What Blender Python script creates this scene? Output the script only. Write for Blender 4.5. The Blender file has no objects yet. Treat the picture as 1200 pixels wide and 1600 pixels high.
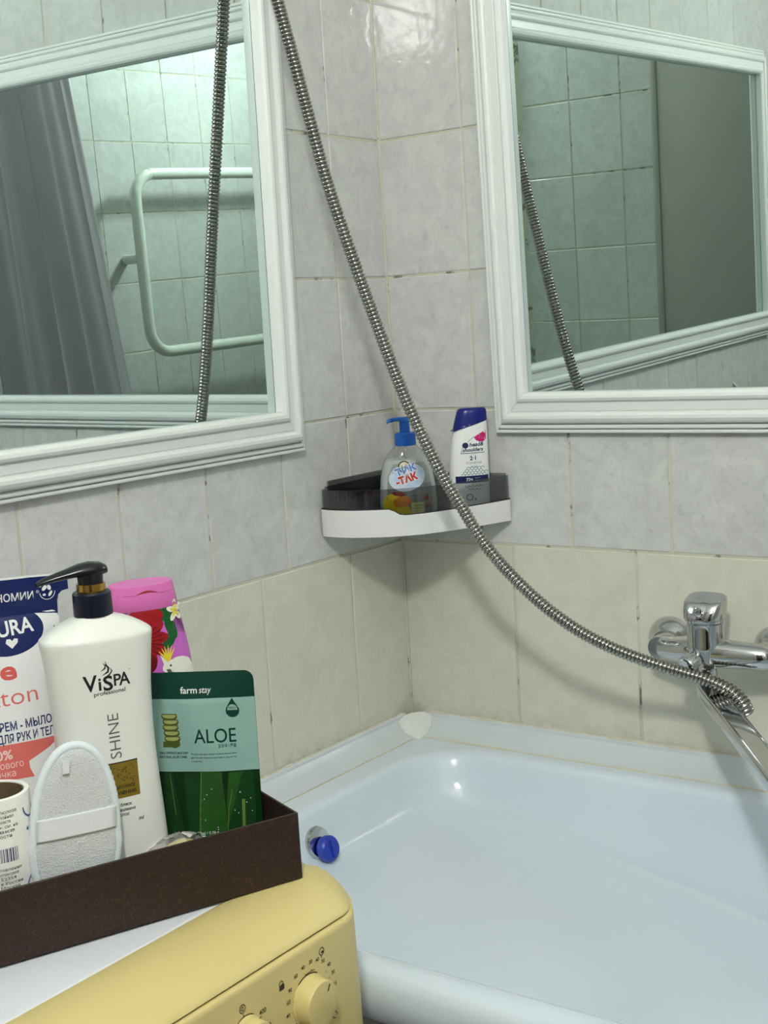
import bpy, bmesh, math, random
from mathutils import Vector, Matrix
from mathutils.geometry import tessellate_polygon
random.seed(7)
SC = bpy.context.scene
COL = SC.collection
PI = math.pi

# ------------------------------------------------------------------ camera, world, exposure
# world frame: room corner is the z axis, right wall is the plane y=0 (x>0), left wall is x=0 (y<0),
# z=0 is the joint between the grey and the beige tiles, floor at z=-0.88
FLOOR, CEIL, RX, RY = -0.88, 1.62, 1.75, -1.80
cam = bpy.data.cameras.new('camera'); camo = bpy.data.objects.new('camera', cam); COL.objects.link(camo)
cam.sensor_fit = 'HORIZONTAL'; cam.sensor_width = 36.0; cam.lens = 36.0 * 2108.4 / 1200.0
cam.clip_start = 0.01
_R = Vector((0.80844058, 0.58553578, -0.05976354)); _U = Vector((-0.03444031, 0.14842587, 0.98832364)); _F = Vector((-0.58756931, 0.79694267, -0.14015953))
m = Matrix.Identity(4)
for i in range(3):
    m[i][0] = _R[i]; m[i][1] = _U[i]; m[i][2] = -_F[i]
m.translation = Vector((1.20678546, -1.6794088, 0.33582766))
camo.matrix_world = m
SC.camera = camo
w = bpy.data.worlds.new('world'); SC.world = w; w.use_nodes = True
w.node_tree.nodes['Background'].inputs[0].default_value = (0.8, 0.85, 0.9, 1)
w.node_tree.nodes['Background'].inputs[1].default_value = 0.05
SC.view_settings.view_transform = 'Standard'; SC.view_settings.look = 'None'
SC.view_settings.gamma = 1.0; SC.view_settings.use_curve_mapping = False
SC.view_settings.exposure = 1.44
LAMP_POS = (1.13, -1.745, 1.215); LAMP_R = 0.088; LAMP_STRENGTH = 95.0; LAMP_COL = (0.975, 1.0, 0.955)

# ------------------------------------------------------------------ materials
def lin(c):
    return tuple((x / 12.92 if x <= 0.04045 else ((x + 0.055) / 1.055) ** 2.4) for x in c)
def rgb(r, g, b):
    return lin((r / 255, g / 255, b / 255)) + (1,)
MATS = {}
def mat(name, col, rough=0.5, metal=0.0, var=0.06, scale=30.0, bump=0.0, bscale=200.0, spec=0.5, coat=0.0, trans=0.0, ior=1.45, emit=None, sheen=0.0, alpha=1.0):
    m = bpy.data.materials.new(name); m.use_nodes = True; MATS[name] = m
    nt = m.node_tree; N = nt.nodes; L = nt.links; b = N['Principled BSDF']
    b.inputs['Roughness'].default_value = rough; b.inputs['Metallic'].default_value = metal
    b.inputs['Specular IOR Level'].default_value = spec; b.inputs['Coat Weight'].default_value = coat; b.inputs['Coat Roughness'].default_value = 0.08
    b.inputs['Transmission Weight'].default_value = trans; b.inputs['IOR'].default_value = ior
    b.inputs['Sheen Weight'].default_value = sheen; b.inputs['Alpha'].default_value = alpha
    tc = N.new('ShaderNodeTexCoord'); nz = N.new('ShaderNodeTexNoise'); nz.inputs['Scale'].default_value = scale; nz.inputs['Detail'].default_value = 3
    L.new(tc.outputs['Object'], nz.inputs['Vector'])
    mx = N.new('ShaderNodeMix'); mx.data_type = 'RGBA'
    mx.inputs[6].default_value = tuple(max(0, x * (1 - var)) for x in col[:3]) + (1,); mx.inputs[7].default_value = tuple(min(1, x * (1 + var)) for x in col[:3]) + (1,)
    L.new(nz.outputs['Fac'], mx.inputs[0]); L.new(mx.outputs[2], b.inputs['Base Color'])
    if bump:
        n2 = N.new('ShaderNodeTexNoise'); n2.inputs['Scale'].default_value = bscale; n2.inputs['Detail'].default_value = 2
        L.new(tc.outputs['Object'], n2.inputs['Vector'])
        bp = N.new('ShaderNodeBump'); bp.inputs['Strength'].default_value = bump; bp.inputs['Distance'].default_value = 0.002
        L.new(n2.outputs['Fac'], bp.inputs['Height']); L.new(bp.outputs[0], b.inputs['Normal'])
    if emit:
        b.inputs['Emission Color'].default_value = emit[0] + (1,); b.inputs['Emission Strength'].default_value = emit[1]
    return m

def tile_mat(name, lo, hi, vein, rough, bump, bscale, streak=1.0, stain=None):
    m = bpy.data.materials.new(name); m.use_nodes = True; MATS[name] = m
    nt = m.node_tree; N = nt.nodes; L = nt.links; b = N['Principled BSDF']
    b.inputs['Roughness'].default_value = rough
    tc = N.new('ShaderNodeTexCoord'); oi = N.new('ShaderNodeObjectInfo')
    add = N.new('ShaderNodeVectorMath'); add.operation = 'MULTIPLY_ADD'
    comb = N.new('ShaderNodeCombineXYZ')
    for i in range(3): L.new(oi.outputs['Random'], comb.inputs[i])
    add.inputs[1].default_value = (37, 53, 71)
    L.new(comb.outputs[0], add.inputs[0]); L.new(tc.outputs['Object'], add.inputs[2])
    n1 = N.new('ShaderNodeTexNoise'); n1.inputs['Scale'].default_value = 24; n1.inputs['Detail'].default_value = 6; n1.inputs['Roughness'].default_value = 0.62; n1.inputs['Distortion'].default_value = 1.2
    L.new(add.outputs[0], n1.inputs['Vector'])
    r1 = N.new('ShaderNodeValToRGB'); r1.color_ramp.elements[0].position = 0.3; r1.color_ramp.elements[1].position = 0.62
    r1.color_ramp.elements[0].color = lo; r1.color_ramp.elements[1].color = hi
    L.new(n1.outputs['Fac'], r1.inputs[0])
    n2 = N.new('ShaderNodeTexNoise'); n2.inputs['Scale'].default_value = 95; n2.inputs['Detail'].default_value = 5; n2.inputs['Roughness'].default_value = 0.7; n2.inputs['Distortion'].default_value = 0.8
    L.new(add.outputs[0], n2.inputs['Vector'])
    r2 = N.new('ShaderNodeValToRGB'); r2.color_ramp.elements[0].position = 0.28; r2.color_ramp.elements[1].position = 0.46
    r2.color_ramp.elements[0].color = (1, 1, 1, 1); r2.color_ramp.elements[1].color = (0, 0, 0, 1)
    L.new(n2.outputs['Fac'], r2.inputs[0])
    mul = N.new('ShaderNodeMath'); mul.operation = 'MULTIPLY'; mul.inputs[1].default_value = streak
    L.new(r2.outputs[0], mul.inputs[0])
    mx = N.new('ShaderNodeMix'); mx.data_type = 'RGBA'; mx.inputs[7].default_value = vein
    L.new(mul.outputs[0], mx.inputs[0]); L.new(r1.outputs[0], mx.inputs[6])
    src = mx.outputs[2]
    if stain:
        sx = N.new('ShaderNodeSeparateXYZ'); L.new(tc.outputs['Object'], sx.inputs[0])
        m1 = N.new('ShaderNodeMapRange'); m1.inputs[1].default_value = -0.100; m1.inputs[2].default_value = -0.130; m1.inputs[3].default_value = 0.0; m1.inputs[4].default_value = 0.62
        L.new(sx.outputs[2], m1.inputs[0])
        n4 = N.new('ShaderNodeTexNoise'); n4.inputs['Scale'].default_value = 55; n4.inputs['Detail'].default_value = 5; n4.inputs['Roughness'].default_value = 0.75; L.new(add.outputs[0], n4.inputs['Vector'])
        m2 = N.new('ShaderNodeMapRange'); m2.inputs[1].default_value = 0.44; m2.inputs[2].default_value = 0.70; L.new(n4.outputs['Fac'], m2.inputs[0])
        m3 = N.new('ShaderNodeMath'); m3.operation = 'MULTIPLY'; L.new(m1.outputs[0], m3.inputs[0]); L.new(m2.outputs[0], m3.inputs[1])
        mx2 = N.new('ShaderNodeMix'); mx2.data_type = 'RGBA'; mx2.inputs[7].default_value = stain
        L.new(m3.outputs[0], mx2.inputs[0]); L.new(src, mx2.inputs[6]); src = mx2.outputs[2]
    # each tile a shade of its own
    hs = N.new('ShaderNodeHueSaturation'); mr = N.new('ShaderNodeMapRange'); mr.inputs[3].default_value = 0.965; mr.inputs[4].default_value = 1.03
    L.new(oi.outputs['Random'], mr.inputs[0]); L.new(mr.outputs[0], hs.inputs['Value']); L.new(src, hs.inputs['Color'])
    L.new(hs.outputs[0], b.inputs['Base Color'])
    n3 = N.new('ShaderNodeTexNoise'); n3.inputs['Scale'].default_value = bscale; n3.inputs['Detail'].default_value = 3
    L.new(add.outputs[0], n3.inputs['Vector'])
    bp = N.new('ShaderNodeBump'); bp.inputs['Strength'].default_value = bump; bp.inputs['Distance'].default_value = 0.002
    L.new(n3.outputs['Fac'], bp.inputs['Height']); L.new(bp.outputs[0], b.inputs['Normal'])
    return m
tile_mat('grey_tile', rgb(196, 197, 195), rgb(211, 212, 209), rgb(166, 168, 170), 0.06, 0.22, 42, 0.42)
tile_mat('beige_tile', rgb(208, 206, 189), rgb(216, 214, 199), rgb(199, 196, 178), 0.13, 0.05, 40, 0.25, rgb(162, 152, 116))
tile_mat('floor_tile', rgb(98, 88, 80), rgb(116, 106, 96), rgb(80, 72, 66), 0.3, 0.1, 60, 0.5)
def grout_mat():
    m = mat('grout', rgb(202, 200, 180), 0.85, var=0.08, scale=40, bump=0.5, bscale=300)
    nt = m.node_tree; N = nt.nodes; L = nt.links; b = N['Principled BSDF']; src = b.inputs['Base Color'].links[0].from_socket
    tc = N.new('ShaderNodeTexCoord'); nz = N.new('ShaderNodeTexNoise'); nz.inputs['Scale'].default_value = 22; nz.inputs['Detail'].default_value = 5; nz.inputs['Roughness'].default_value = 0.7
    L.new(tc.outputs['Object'], nz.inputs['Vector'])
    r = N.new('ShaderNodeValToRGB'); r.color_ramp.elements[0].position = 0.575; r.color_ramp.elements[1].position = 0.63
    L.new(nz.outputs['Fac'], r.inputs[0])
    mx = N.new('ShaderNodeMix'); mx.data_type = 'RGBA'; mx.inputs[7].default_value = rgb(84, 78, 66)
    mul = N.new('ShaderNodeMath'); mul.operation = 'MULTIPLY'; mul.inputs[1].default_value = 0.75
    L.new(r.outputs[0], mul.inputs[0]); L.new(mul.outputs[0], mx.inputs[0]); L.new(src, mx.inputs[6]); L.new(mx.outputs[2], b.inputs['Base Color'])
grout_mat()
mat('plaster', rgb(225, 225, 222), 0.8)
mat('frame_white', rgb(231, 233, 231), 0.32, var=0.02, scale=12, bump=0.05, bscale=60)
mat('frame_joint', rgb(150, 145, 125), 0.8)
mat('mirror_glass', (0.67, 0.765, 0.745, 1), 0.0, 1.0, var=0.0)
mat('mirror_edge', rgb(110, 150, 135), 0.15, 0.0)
mat('enamel', rgb(217, 228, 238), 0.12, var=0.012, scale=6, coat=0.3)
mat('plastic_trim', rgb(212, 219, 222), 0.12, var=0.05, scale=25)
mat('cap_white', rgb(226, 228, 224), 0.45, var=0.06, scale=90, bump=0.3, bscale=160)
mat('sealant', rgb(208, 204, 186), 0.6, var=0.14, scale=120, bump=0.6, bscale=240)
mat('chrome', (0.56, 0.57, 0.58, 1), 0.06, 1.0, var=0.03, scale=8)
mat('hose_steel', (0.36, 0.35, 0.33, 1), 0.2, 1.0, var=0.12, scale=60)
mat('dark_rubber', rgb(40, 40, 42), 0.6)
mat('blue_plug', rgb(38, 62, 178), 0.35, var=0.06)
mat('yellowed_plastic', rgb(220, 202, 138), 0.36, var=0.05, scale=9, bump=0.05, bscale=500)
mat('yellowed_knob', rgb(222, 204, 138), 0.33, var=0.03)
mat('groove_dark', rgb(78, 62, 34), 0.7)
mat('washer_white', rgb(222, 224, 230), 0.3, var=0.03)
mat('print_dark', rgb(52, 48, 38), 0.6, var=0.1)
mat('print_black', rgb(26, 26, 28), 0.45)
mat('print_grey', rgb(96, 96, 94), 0.5)
mat('print_white', rgb(236, 236, 234), 0.5, var=0.02)
mat('door_paint', rgb(74, 54, 42), 0.45)
mat('panel_grey', rgb(168, 166, 158), 0.5, var=0.05, scale=6)
mat('opal', (0.9, 0.9, 0.88, 1), 0.3, emit=(LAMP_COL, LAMP_STRENGTH))
mat('towel_rail_paint', rgb(228, 232, 222), 0.25, var=0.03)
mat('curtain_fabric', rgb(206, 201, 206), 0.38, var=0.08, scale=140, sheen=0.3)
mat('shelf_white', rgb(232, 232, 230), 0.3, var=0.02)
mat('bottle_white', rgb(234, 235, 228), 0.28, var=0.015)
mat('pump_black', rgb(22, 24, 30), 0.25)
mat('pump_navy', rgb(16, 20, 40), 0.3)
mat('gold', rgb(196, 158, 84), 0.22, 1.0, var=0.05)
mat('olive', rgb(128, 108, 30), 0.45, var=0.12, scale=220)
mat('pouch_white', rgb(234, 234, 234), 0.3, var=0.03, scale=40)
mat('navy', rgb(18, 34, 92), 0.3, var=0.06)
mat('coral', rgb(222, 112, 104), 0.35, var=0.04)
mat('coral_text', rgb(214, 96, 88), 0.4)
mat('pale_text', rgb(244, 214, 206), 0.4)
mat('pink_cap', rgb(222, 116, 186), 0.35, var=0.03)
mat('magenta', rgb(204, 104, 200), 0.3, var=0.08, scale=50)
mat('flower_red', rgb(158, 16, 26), 0.35, var=0.3, scale=160)
mat('flower_deep', rgb(104, 8, 18), 0.35, var=0.3, scale=160)
mat('leaf_green', rgb(24, 92, 44), 0.35, var=0.25, scale=160)
mat('leaf_dark', rgb(58, 44, 70), 0.4, var=0.2, scale=150)
mat('petal_yellow', rgb(238, 214, 60), 0.4)
mat('petal_white', rgb(240, 238, 222), 0.4)
mat('aloe_dark', rgb(6, 58, 46), 0.3, var=0.06)
mat('aloe_mint', rgb(146, 184, 174), 0.28, var=0.05, scale=30)
mat('aloe_bed', rgb(14, 48, 20), 0.3, var=0.3, scale=90)
mat('aloe_leaf', rgb(42, 86, 34), 0.3, var=0.35, scale=120)
mat('aloe_leaf_deep', rgb(24, 64, 28), 0.3, var=0.35, scale=120)
mat('aloe_edge', rgb(104, 126, 58), 0.4, var=0.2, scale=200)
mat('aloe_slice', rgb(170, 172, 104), 0.4, var=0.15, scale=200)
mat('aloe_slice_dark', rgb(78, 92, 34), 0.4, var=0.2, scale=200)
mat('terry', rgb(226, 228, 230), 0.95, var=0.05, scale=350, bump=1.0, bscale=900, sheen=0.3)
mat('terry_edge', rgb(222, 230, 234), 0.9, var=0.06, scale=300)
mat('elastic', rgb(226, 228, 232), 0.85, var=0.05, scale=300)
mat('paper', rgb(238, 237, 230), 0.8, var=0.04, scale=60)
mat('card_brown', rgb(104, 84, 62), 0.85, var=0.15, scale=80)
mat('print_blue', rgb(40, 84, 160), 0.5)
mat('print_navy', rgb(48, 56, 110), 0.5)
mat('print_red', rgb(170, 40, 50), 0.5)
mat('box_inside', rgb(38, 28, 26), 0.7, var=0.15, scale=60)
mat('pump_blue', rgb(26, 96, 186), 0.35, var=0.03)
mat('soap_label', rgb(214, 226, 240), 0.3)
mat('soap_cloud', rgb(196, 214, 240), 0.4, var=0.2, scale=120)
mat('soap_blue', rgb(90, 140, 214), 0.4)
mat('soap_red', rgb(206, 42, 34), 0.4)
mat('clock_face', rgb(236, 226, 196), 0.4)
mat('clock_rim', rgb(58, 40, 36), 0.4)
mat('patch_yellow', rgb(226, 202, 40), 0.35, var=0.08)
mat('patch_orange', rgb(226, 130, 40), 0.35, var=0.08)
mat('patch_maroon', rgb(150, 50, 44), 0.35, var=0.1)
mat('patch_pale', rgb(214, 214, 140), 0.4)
mat('shampoo_white', rgb(238, 238, 236), 0.25, var=0.015)
mat('shampoo_blue', rgb(18, 32, 118), 0.25, var=0.04)
mat('shampoo_navy', rgb(16, 28, 84), 0.35)
mat('shampoo_pink', rgb(206, 28, 112), 0.35)
mat('shampoo_teal', rgb(96, 140, 150), 0.4, var=0.2, scale=300)
mat('candy_yellow', rgb(206, 192, 96), 0.35, var=0.2, scale=150)
mat('candy_pink', rgb(206, 120, 124), 0.35, var=0.3, scale=120)
def translucent(name, col, fac):
    m = MATS[name]; nt = m.node_tree; N = nt.nodes; L = nt.links; b = N['Principled BSDF']; out = N['Material Output']
    t = N.new('ShaderNodeBsdfTranslucent'); t.inputs[0].default_value = col; mx = N.new('ShaderNodeMixShader'); mx.inputs[0].default_value = fac
    L.new(b.outputs[0], mx.inputs[1]); L.new(t.outputs[0], mx.inputs[2]); L.new(mx.outputs[0], out.inputs['Surface'])
translucent('curtain_fabric', rgb(226, 220, 222), 0.6)
def clear_mat(name, tint, gloss=0.12, rough=0.06):
    m = bpy.data.materials.new(name); m.use_nodes = True; MATS[name] = m
    nt = m.node_tree; N = nt.nodes; L = nt.links; N.remove(N['Principled BSDF']); out = N['Material Output']
    t = N.new('ShaderNodeBsdfTransparent'); g = N.new('ShaderNodeBsdfGlossy'); g.inputs['Roughness'].default_value = rough
    tc = N.new('ShaderNodeTexCoord'); nz = N.new('ShaderNodeTexNoise'); nz.inputs['Scale'].default_value = 20
    mc = N.new('ShaderNodeMix'); mc.data_type = 'RGBA'; mc.inputs[6].default_value = tuple(x * 0.97 for x in tint[:3]) + (1,); mc.inputs[7].default_value = tint
    L.new(tc.outputs['Object'], nz.inputs['Vector']); L.new(nz.outputs['Fac'], mc.inputs[0]); L.new(mc.outputs[2], t.inputs[0])
    lw = N.new('ShaderNodeLayerWeight'); lw.inputs[0].default_value = 0.3
    mr = N.new('ShaderNodeMapRange'); mr.inputs[3].default_value = gloss * 0.4; mr.inputs[4].default_value = min(1, gloss * 4)
    L.new(lw.outputs['Facing'], mr.inputs[0])
    mx = N.new('ShaderNodeMixShader'); L.new(mr.outputs[0], mx.inputs[0]); L.new(t.outputs[0], mx.inputs[1]); L.new(g.outputs[0], mx.inputs[2])
    L.new(mx.outputs[0], out.inputs['Surface'])
clear_mat('smoked_plastic', (0.68, 0.69, 0.70, 1), 0.10)
clear_mat('clear_plastic', (0.93, 0.94, 0.94, 1), 0.10)
clear_mat('clear_film', (0.86, 0.87, 0.87, 1), 0.35, 0.12)
mat('soap_gel', rgb(222, 226, 222), 0.25, var=0.02, trans=0.15, ior=1.2)
def box_mat():
    m = mat('box_brown', rgb(44, 29, 24), 0.55, var=0.1, scale=12)
    nt = m.node_tree; N = nt.nodes; L = nt.links; b = N['Principled BSDF']; src = b.inputs['Base Color'].links[0].from_socket
    tc = N.new('ShaderNodeTexCoord'); nz = N.new('ShaderNodeTexNoise'); nz.inputs['Scale'].default_value = 95; nz.inputs['Detail'].default_value = 1.5; nz.inputs['Distortion'].default_value = 2.2
    L.new(tc.outputs['Object'], nz.inputs['Vector'])
    r = N.new('ShaderNodeValToRGB'); e = r.color_ramp.elements; e[0].position = 0.47; e[1].position = 0.53
    e[0].color = (0, 0, 0, 1); e[1].color = (0, 0, 0, 1); k = e.new(0.5); k.color = (1, 1, 1, 1)
    L.new(nz.outputs['Fac'], r.inputs[0])
    mul = N.new('ShaderNodeMath'); mul.operation = 'MULTIPLY'; mul.inputs[1].default_value = 0.45; L.new(r.outputs[0], mul.inputs[0])
    mx = N.new('ShaderNodeMix'); mx.data_type = 'RGBA'; mx.inputs[7].default_value = rgb(92, 66, 44)
    L.new(mul.outputs[0], mx.inputs[0]); L.new(src, mx.inputs[6]); L.new(mx.outputs[2], b.inputs['Base Color'])
box_mat()

# ------------------------------------------------------------------ helpers
def mk(name, verts, faces, mt, parent=None, smooth=False, loc=None, rot=None):
    me = bpy.data.meshes.new(name); me.from_pydata([tuple(v) for v in verts], [], faces); me.update()
    if smooth:
        me.polygons.foreach_set('use_smooth', [True] * len(me.polygons))
    me.materials.append(MATS[mt])
    o = bpy.data.objects.new(name, me); COL.objects.link(o)
    if parent: o.parent = parent
    if loc is not None: o.location = loc
    if rot is not None: o.rotation_euler = rot
    return o
def sharp(o, ang=35):
    me = o.data; bm = bmesh.new(); bm.from_mesh(me)
    bmesh.ops.recalc_face_normals(bm, faces=bm.faces)
    for e in bm.edges:
        e.smooth = not (len(e.link_faces) == 2 and e.calc_face_angle(0) > math.radians(ang))
    for f in bm.faces: f.smooth = True
    bm.to_mesh(me); bm.free(); return o
def empty(name, loc=(0, 0, 0), rot=(0, 0, 0)):
    o = bpy.data.objects.new(name, None); COL.objects.link(o); o.location = loc; o.rotation_euler = rot; o.empty_display_size = 0.03
    return o
def tag(o, label, cat, group=None):
    o['label'] = label; o['category'] = cat
    if group: o['group'] = group
    return o
def struct(o, label=None):
    o['kind'] = 'structure'
    if label: o['label'] = label
    return o
def box_vf(x0, x1, y0, y1, z0, z1):
    v = [(x0, y0, z0), (x1, y0, z0), (x1, y1, z0), (x0, y1, z0), (x0, y0, z1), (x1, y0, z1), (x1, y1, z1), (x0, y1, z1)]
    f = [(0, 3, 2, 1), (4, 5, 6, 7), (0, 1, 5, 4), (1, 2, 6, 5), (2, 3, 7, 6), (3, 0, 4, 7)]
    return v, f
def box(name, x0, x1, y0, y1, z0, z1, mt, parent=None, bevel=0.0, seg=2):
    v, f = box_vf(min(x0, x1), max(x0, x1), min(y0, y1), max(y0, y1), min(z0, z1), max(z0, z1))
    o = mk(name, v, f, mt, parent)
    if bevel:
        bm = bmesh.new(); bm.from_mesh(o.data)
        bmesh.ops.bevel(bm, geom=list(bm.edges), offset=bevel, segments=seg, affect='EDGES', profile=0.5)
        bm.to_mesh(o.data); bm.free(); sharp(o, 40)
    return o
def loft(name, rings, mt, parent=None, cap0=True, cap1=True, smooth=True, closed=True, ang=35):
    n = len(rings[0]); v = [p for r in rings for p in r]; f = []
    for i in range(len(rings) - 1):
        for j in range(n if closed else n - 1):
            k = (j + 1) % n
            f.append((i * n + j, i * n + k, (i + 1) * n + k, (i + 1) * n + j))
    if cap0: f.append(tuple(range(n))[::-1])
    if cap1: f.append(tuple((len(rings) - 1) * n + j for j in range(n)))
    o = mk(name, v, f, mt, parent)
    return sharp(o, ang) if smooth else o
def lathe(name, prof, mt, parent=None, n=32, axis='z', loc=(0, 0, 0), rotm=None, ang=35):
    rings = []
    for r, h in prof:
        ring = []
        for j in range(n):
            a = 2 * PI * j / n; p = Vector((max(r, 1e-5) * math.cos(a), max(r, 1e-5) * math.sin(a), h))
            if axis == 'x': p = Vector((p.z, p.x, p.y))
            elif axis == '-y': p = Vector((p.x, -p.z, p.y))
            if rotm is not None: p = rotm @ p
            ring.append(p + Vector(loc))
        rings.append(ring)
    return loft(name, rings, mt, parent, True, True, True, True, ang)
def crom(pts, n):
    P = [Vector(p) for p in pts]; P = [P[0] * 2 - P[1]] + P + [P[-1] * 2 - P[-2]]; out = []
    for i in range(1, len(P) - 2):
        for k in range(n):
            t = k / n; a, b, c, d = P[i - 1:i + 3]
            out.append(0.5 * ((2 * b) + (c - a) * t + (2 * a - 5 * b + 4 * c - d) * t * t + (3 * b - a - 3 * c + d) * t ** 3))
    out.append(P[-2]); return out
def resample(P, step):
    out = [P[0]]; acc = 0.0
    for a, b in zip(P[:-1], P[1:]):
        L = (b - a).length; pos = step - acc
        while pos <= L:
            out.append(a.lerp(b, pos / L)); pos += step
        acc = (acc + L) % step if L < step - acc + 1e-12 or True else 0
        acc = L - (pos - step) if pos - step >= 0 else acc + L
    return out
def tube_rings(path, rad, n):
    rings = []; up = None
    for i, p in enumerate(path):
        t = (path[min(i + 1, len(path) - 1)] - path[max(i - 1, 0)]).normalized()
        if up is None:
            up = t.orthogonal().normalized()
        else:
            up = (up - t * up.dot(t)).normalized()
        s = t.cross(up); r = rad(i) if callable(rad) else rad
        rings.append([p + (up * math.cos(2 * PI * j / n) + s * math.sin(2 * PI * j / n)) * r for j in range(n)])
    return rings
def tube(name, pts, r, mt, parent=None, n=16, ang=40):
    return loft(name, tube_rings([Vector(p) for p in pts], r, n), mt, parent, ang=ang)
def sring(hw, hd, z, n=2.5, k=44, xo=0.0, yo=0.0):
    out = []
    for j in range(k):
        a = 2 * PI * j / k; c, s = math.cos(a), math.sin(a)
        out.append((xo + hw * math.copysign(abs(c) ** (2 / n), c), yo + hd * math.copysign(abs(s) ** (2 / n), s), z))
    return out
def interp(x, xs, ys):
    if x <= xs[0]: return ys[0]
    for a, b, ya, yb in zip(xs[:-1], xs[1:], ys[:-1], ys[1:]):
        if x <= b: return ya + (yb - ya) * (x - a) / (b - a)
    return ys[-1]
# ---- flat print: 2-D shapes laid on a product's front surface
_TC = {}; PRINTS = []
def text2d(s, size, bold=0.0, shear=0.0, align='LEFT', spacing=1.0):
    key = (s, bold, shear, align, spacing)
    if key not in _TC:
        c = bpy.data.curves.new('t', 'FONT'); c.body = s; c.size = 1.0; c.offset = bold; c.shear = shear; c.align_x = align; c.space_character = spacing
        c.resolution_u = 3; c.fill_mode = 'FRONT'
        o = bpy.data.objects.new('t', c); COL.objects.link(o)
        dg = bpy.context.evaluated_depsgraph_get(); me = bpy.data.meshes.new_from_object(o.evaluated_get(dg))
        _TC[key] = ([(v.co.x, v.co.y) for v in me.vertices], [tuple(p.vertices) for p in me.polygons])
        bpy.data.objects.remove(o); bpy.data.curves.remove(c); bpy.data.meshes.remove(me)
    v, f = _TC[key]
    return [(x * size, y * size) for x, y in v], f
def T(s, x, z, size, bold=0.0, shear=0.0, align='LEFT', ang=0.0, fit=None, spacing=1.0, sx=1.0):
    v, f = text2d(s, size, bold, shear, align, spacing)
    if fit and v:
        wd = max(p[0] for p in v) - min(p[0] for p in v); sx = fit / wd if wd else 1
    ca, sa = math.cos(ang), math.sin(ang)
    return [(x + p[0] * sx * ca - p[1] * sa, z + p[0] * sx * sa + p[1] * ca) for p in v], f
def PG(pts):
    tri = tessellate_polygon([[Vector((p[0], p[1], 0)) for p in pts]])
    return [tuple(p) for p in pts], [tuple(t) for t in tri]
def ELL(x, z, a, b, n=28, ang=0.0):
    ca, sa = math.cos(ang), math.sin(ang)
    return PG([(x + a * math.cos(2 * PI * i / n) * ca - b * math.sin(2 * PI * i / n) * sa, z + a * math.cos(2 * PI * i / n) * sa + b * math.sin(2 * PI * i / n) * ca) for i in range(n)])
def RECT(x0, x1, z0, z1):
    return PG([(x0, z0), (x1, z0), (x1, z1), (x0, z1)])
def LINE(pts, wd):
    out_l, out_r = [], []
    for i, p in enumerate(pts):
        a = pts[max(0, i - 1)]; b = pts[min(len(pts) - 1, i + 1)]
        dx, dz = b[0] - a[0], b[1] - a[1]; L = math.hypot(dx, dz) or 1; ww = wd[i] if isinstance(wd, (list, tuple)) else wd
        out_l.append((p[0] - dz / L * ww / 2, p[1] + dx / L * ww / 2)); out_r.append((p[0] + dz / L * ww / 2, p[1] - dx / L * ww / 2))
    n = len(pts); return out_l + out_r, [(i, i + 1, n + i + 1, n + i) for i in range(n - 1)]
def ARC(x, z, r, a0, a1, wd, n=20):
    return LINE([(x + r * math.cos(a0 + (a1 - a0) * i / n), z + r * math.sin(a0 + (a1 - a0) * i / n)) for i in range(n + 1)], wd)
def prt(name, shapes, mt, parent, front, layer=1, maxlen=0.006):
    if len(shapes) > 8:      # specks and strokes too small to pick apart: one joined print
        o = prt1(name, shapes, mt, parent, front, layer, maxlen); o['kind'] = 'stuff'; return o
    for s in shapes:
        o = prt1(name, [s], mt, parent, front, layer, maxlen)
    return o
def prt1(name, shapes, mt, parent, front, layer=1, maxlen=0.006):
    V, Fc = [], []
    for v, f in shapes:
        b = len(V); V += v; Fc += [tuple(i + b for i in q) for q in f]
    bm = bmesh.new(); bv = [bm.verts.new((x, 0, z)) for x, z in V]
    for q in Fc:
        try: bm.faces.new([bv[i] for i in q])
        except ValueError: pass
    for _ in range(6):
        es = [e for e in bm.edges if e.calc_length() > maxlen]
        if not es: break
        bmesh.ops.subdivide_edges(bm, edges=es, cuts=1)
        bmesh.ops.triangulate(bm, faces=[f for f in bm.faces if len(f.verts) > 4])
    eps = 0.00012 * layer
    for v in bm.verts:
        p = front(v.co.x, v.co.z)
        if len(p) == 3: v.co = Vector(p) if True else v.co
        else: v.co = Vector((v.co.x, p[0], v.co.z))
    bm.normal_update()
    # push off the surface along the local outward (-y or given) direction
    for v in bm.verts:
        nrm = v.normal
        if nrm.length < 0.5: nrm = Vector((0, -1, 0))
        if nrm.y > 0: nrm = -nrm
        v.co += nrm * eps
    me = bpy.data.meshes.new(name); bm.to_mesh(me); bm.free(); me.materials.append(MATS[mt])
    o = bpy.data.objects.new(name, me); COL.objects.link(o); o.parent = parent; PRINTS.append((o, parent))
    return o

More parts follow.
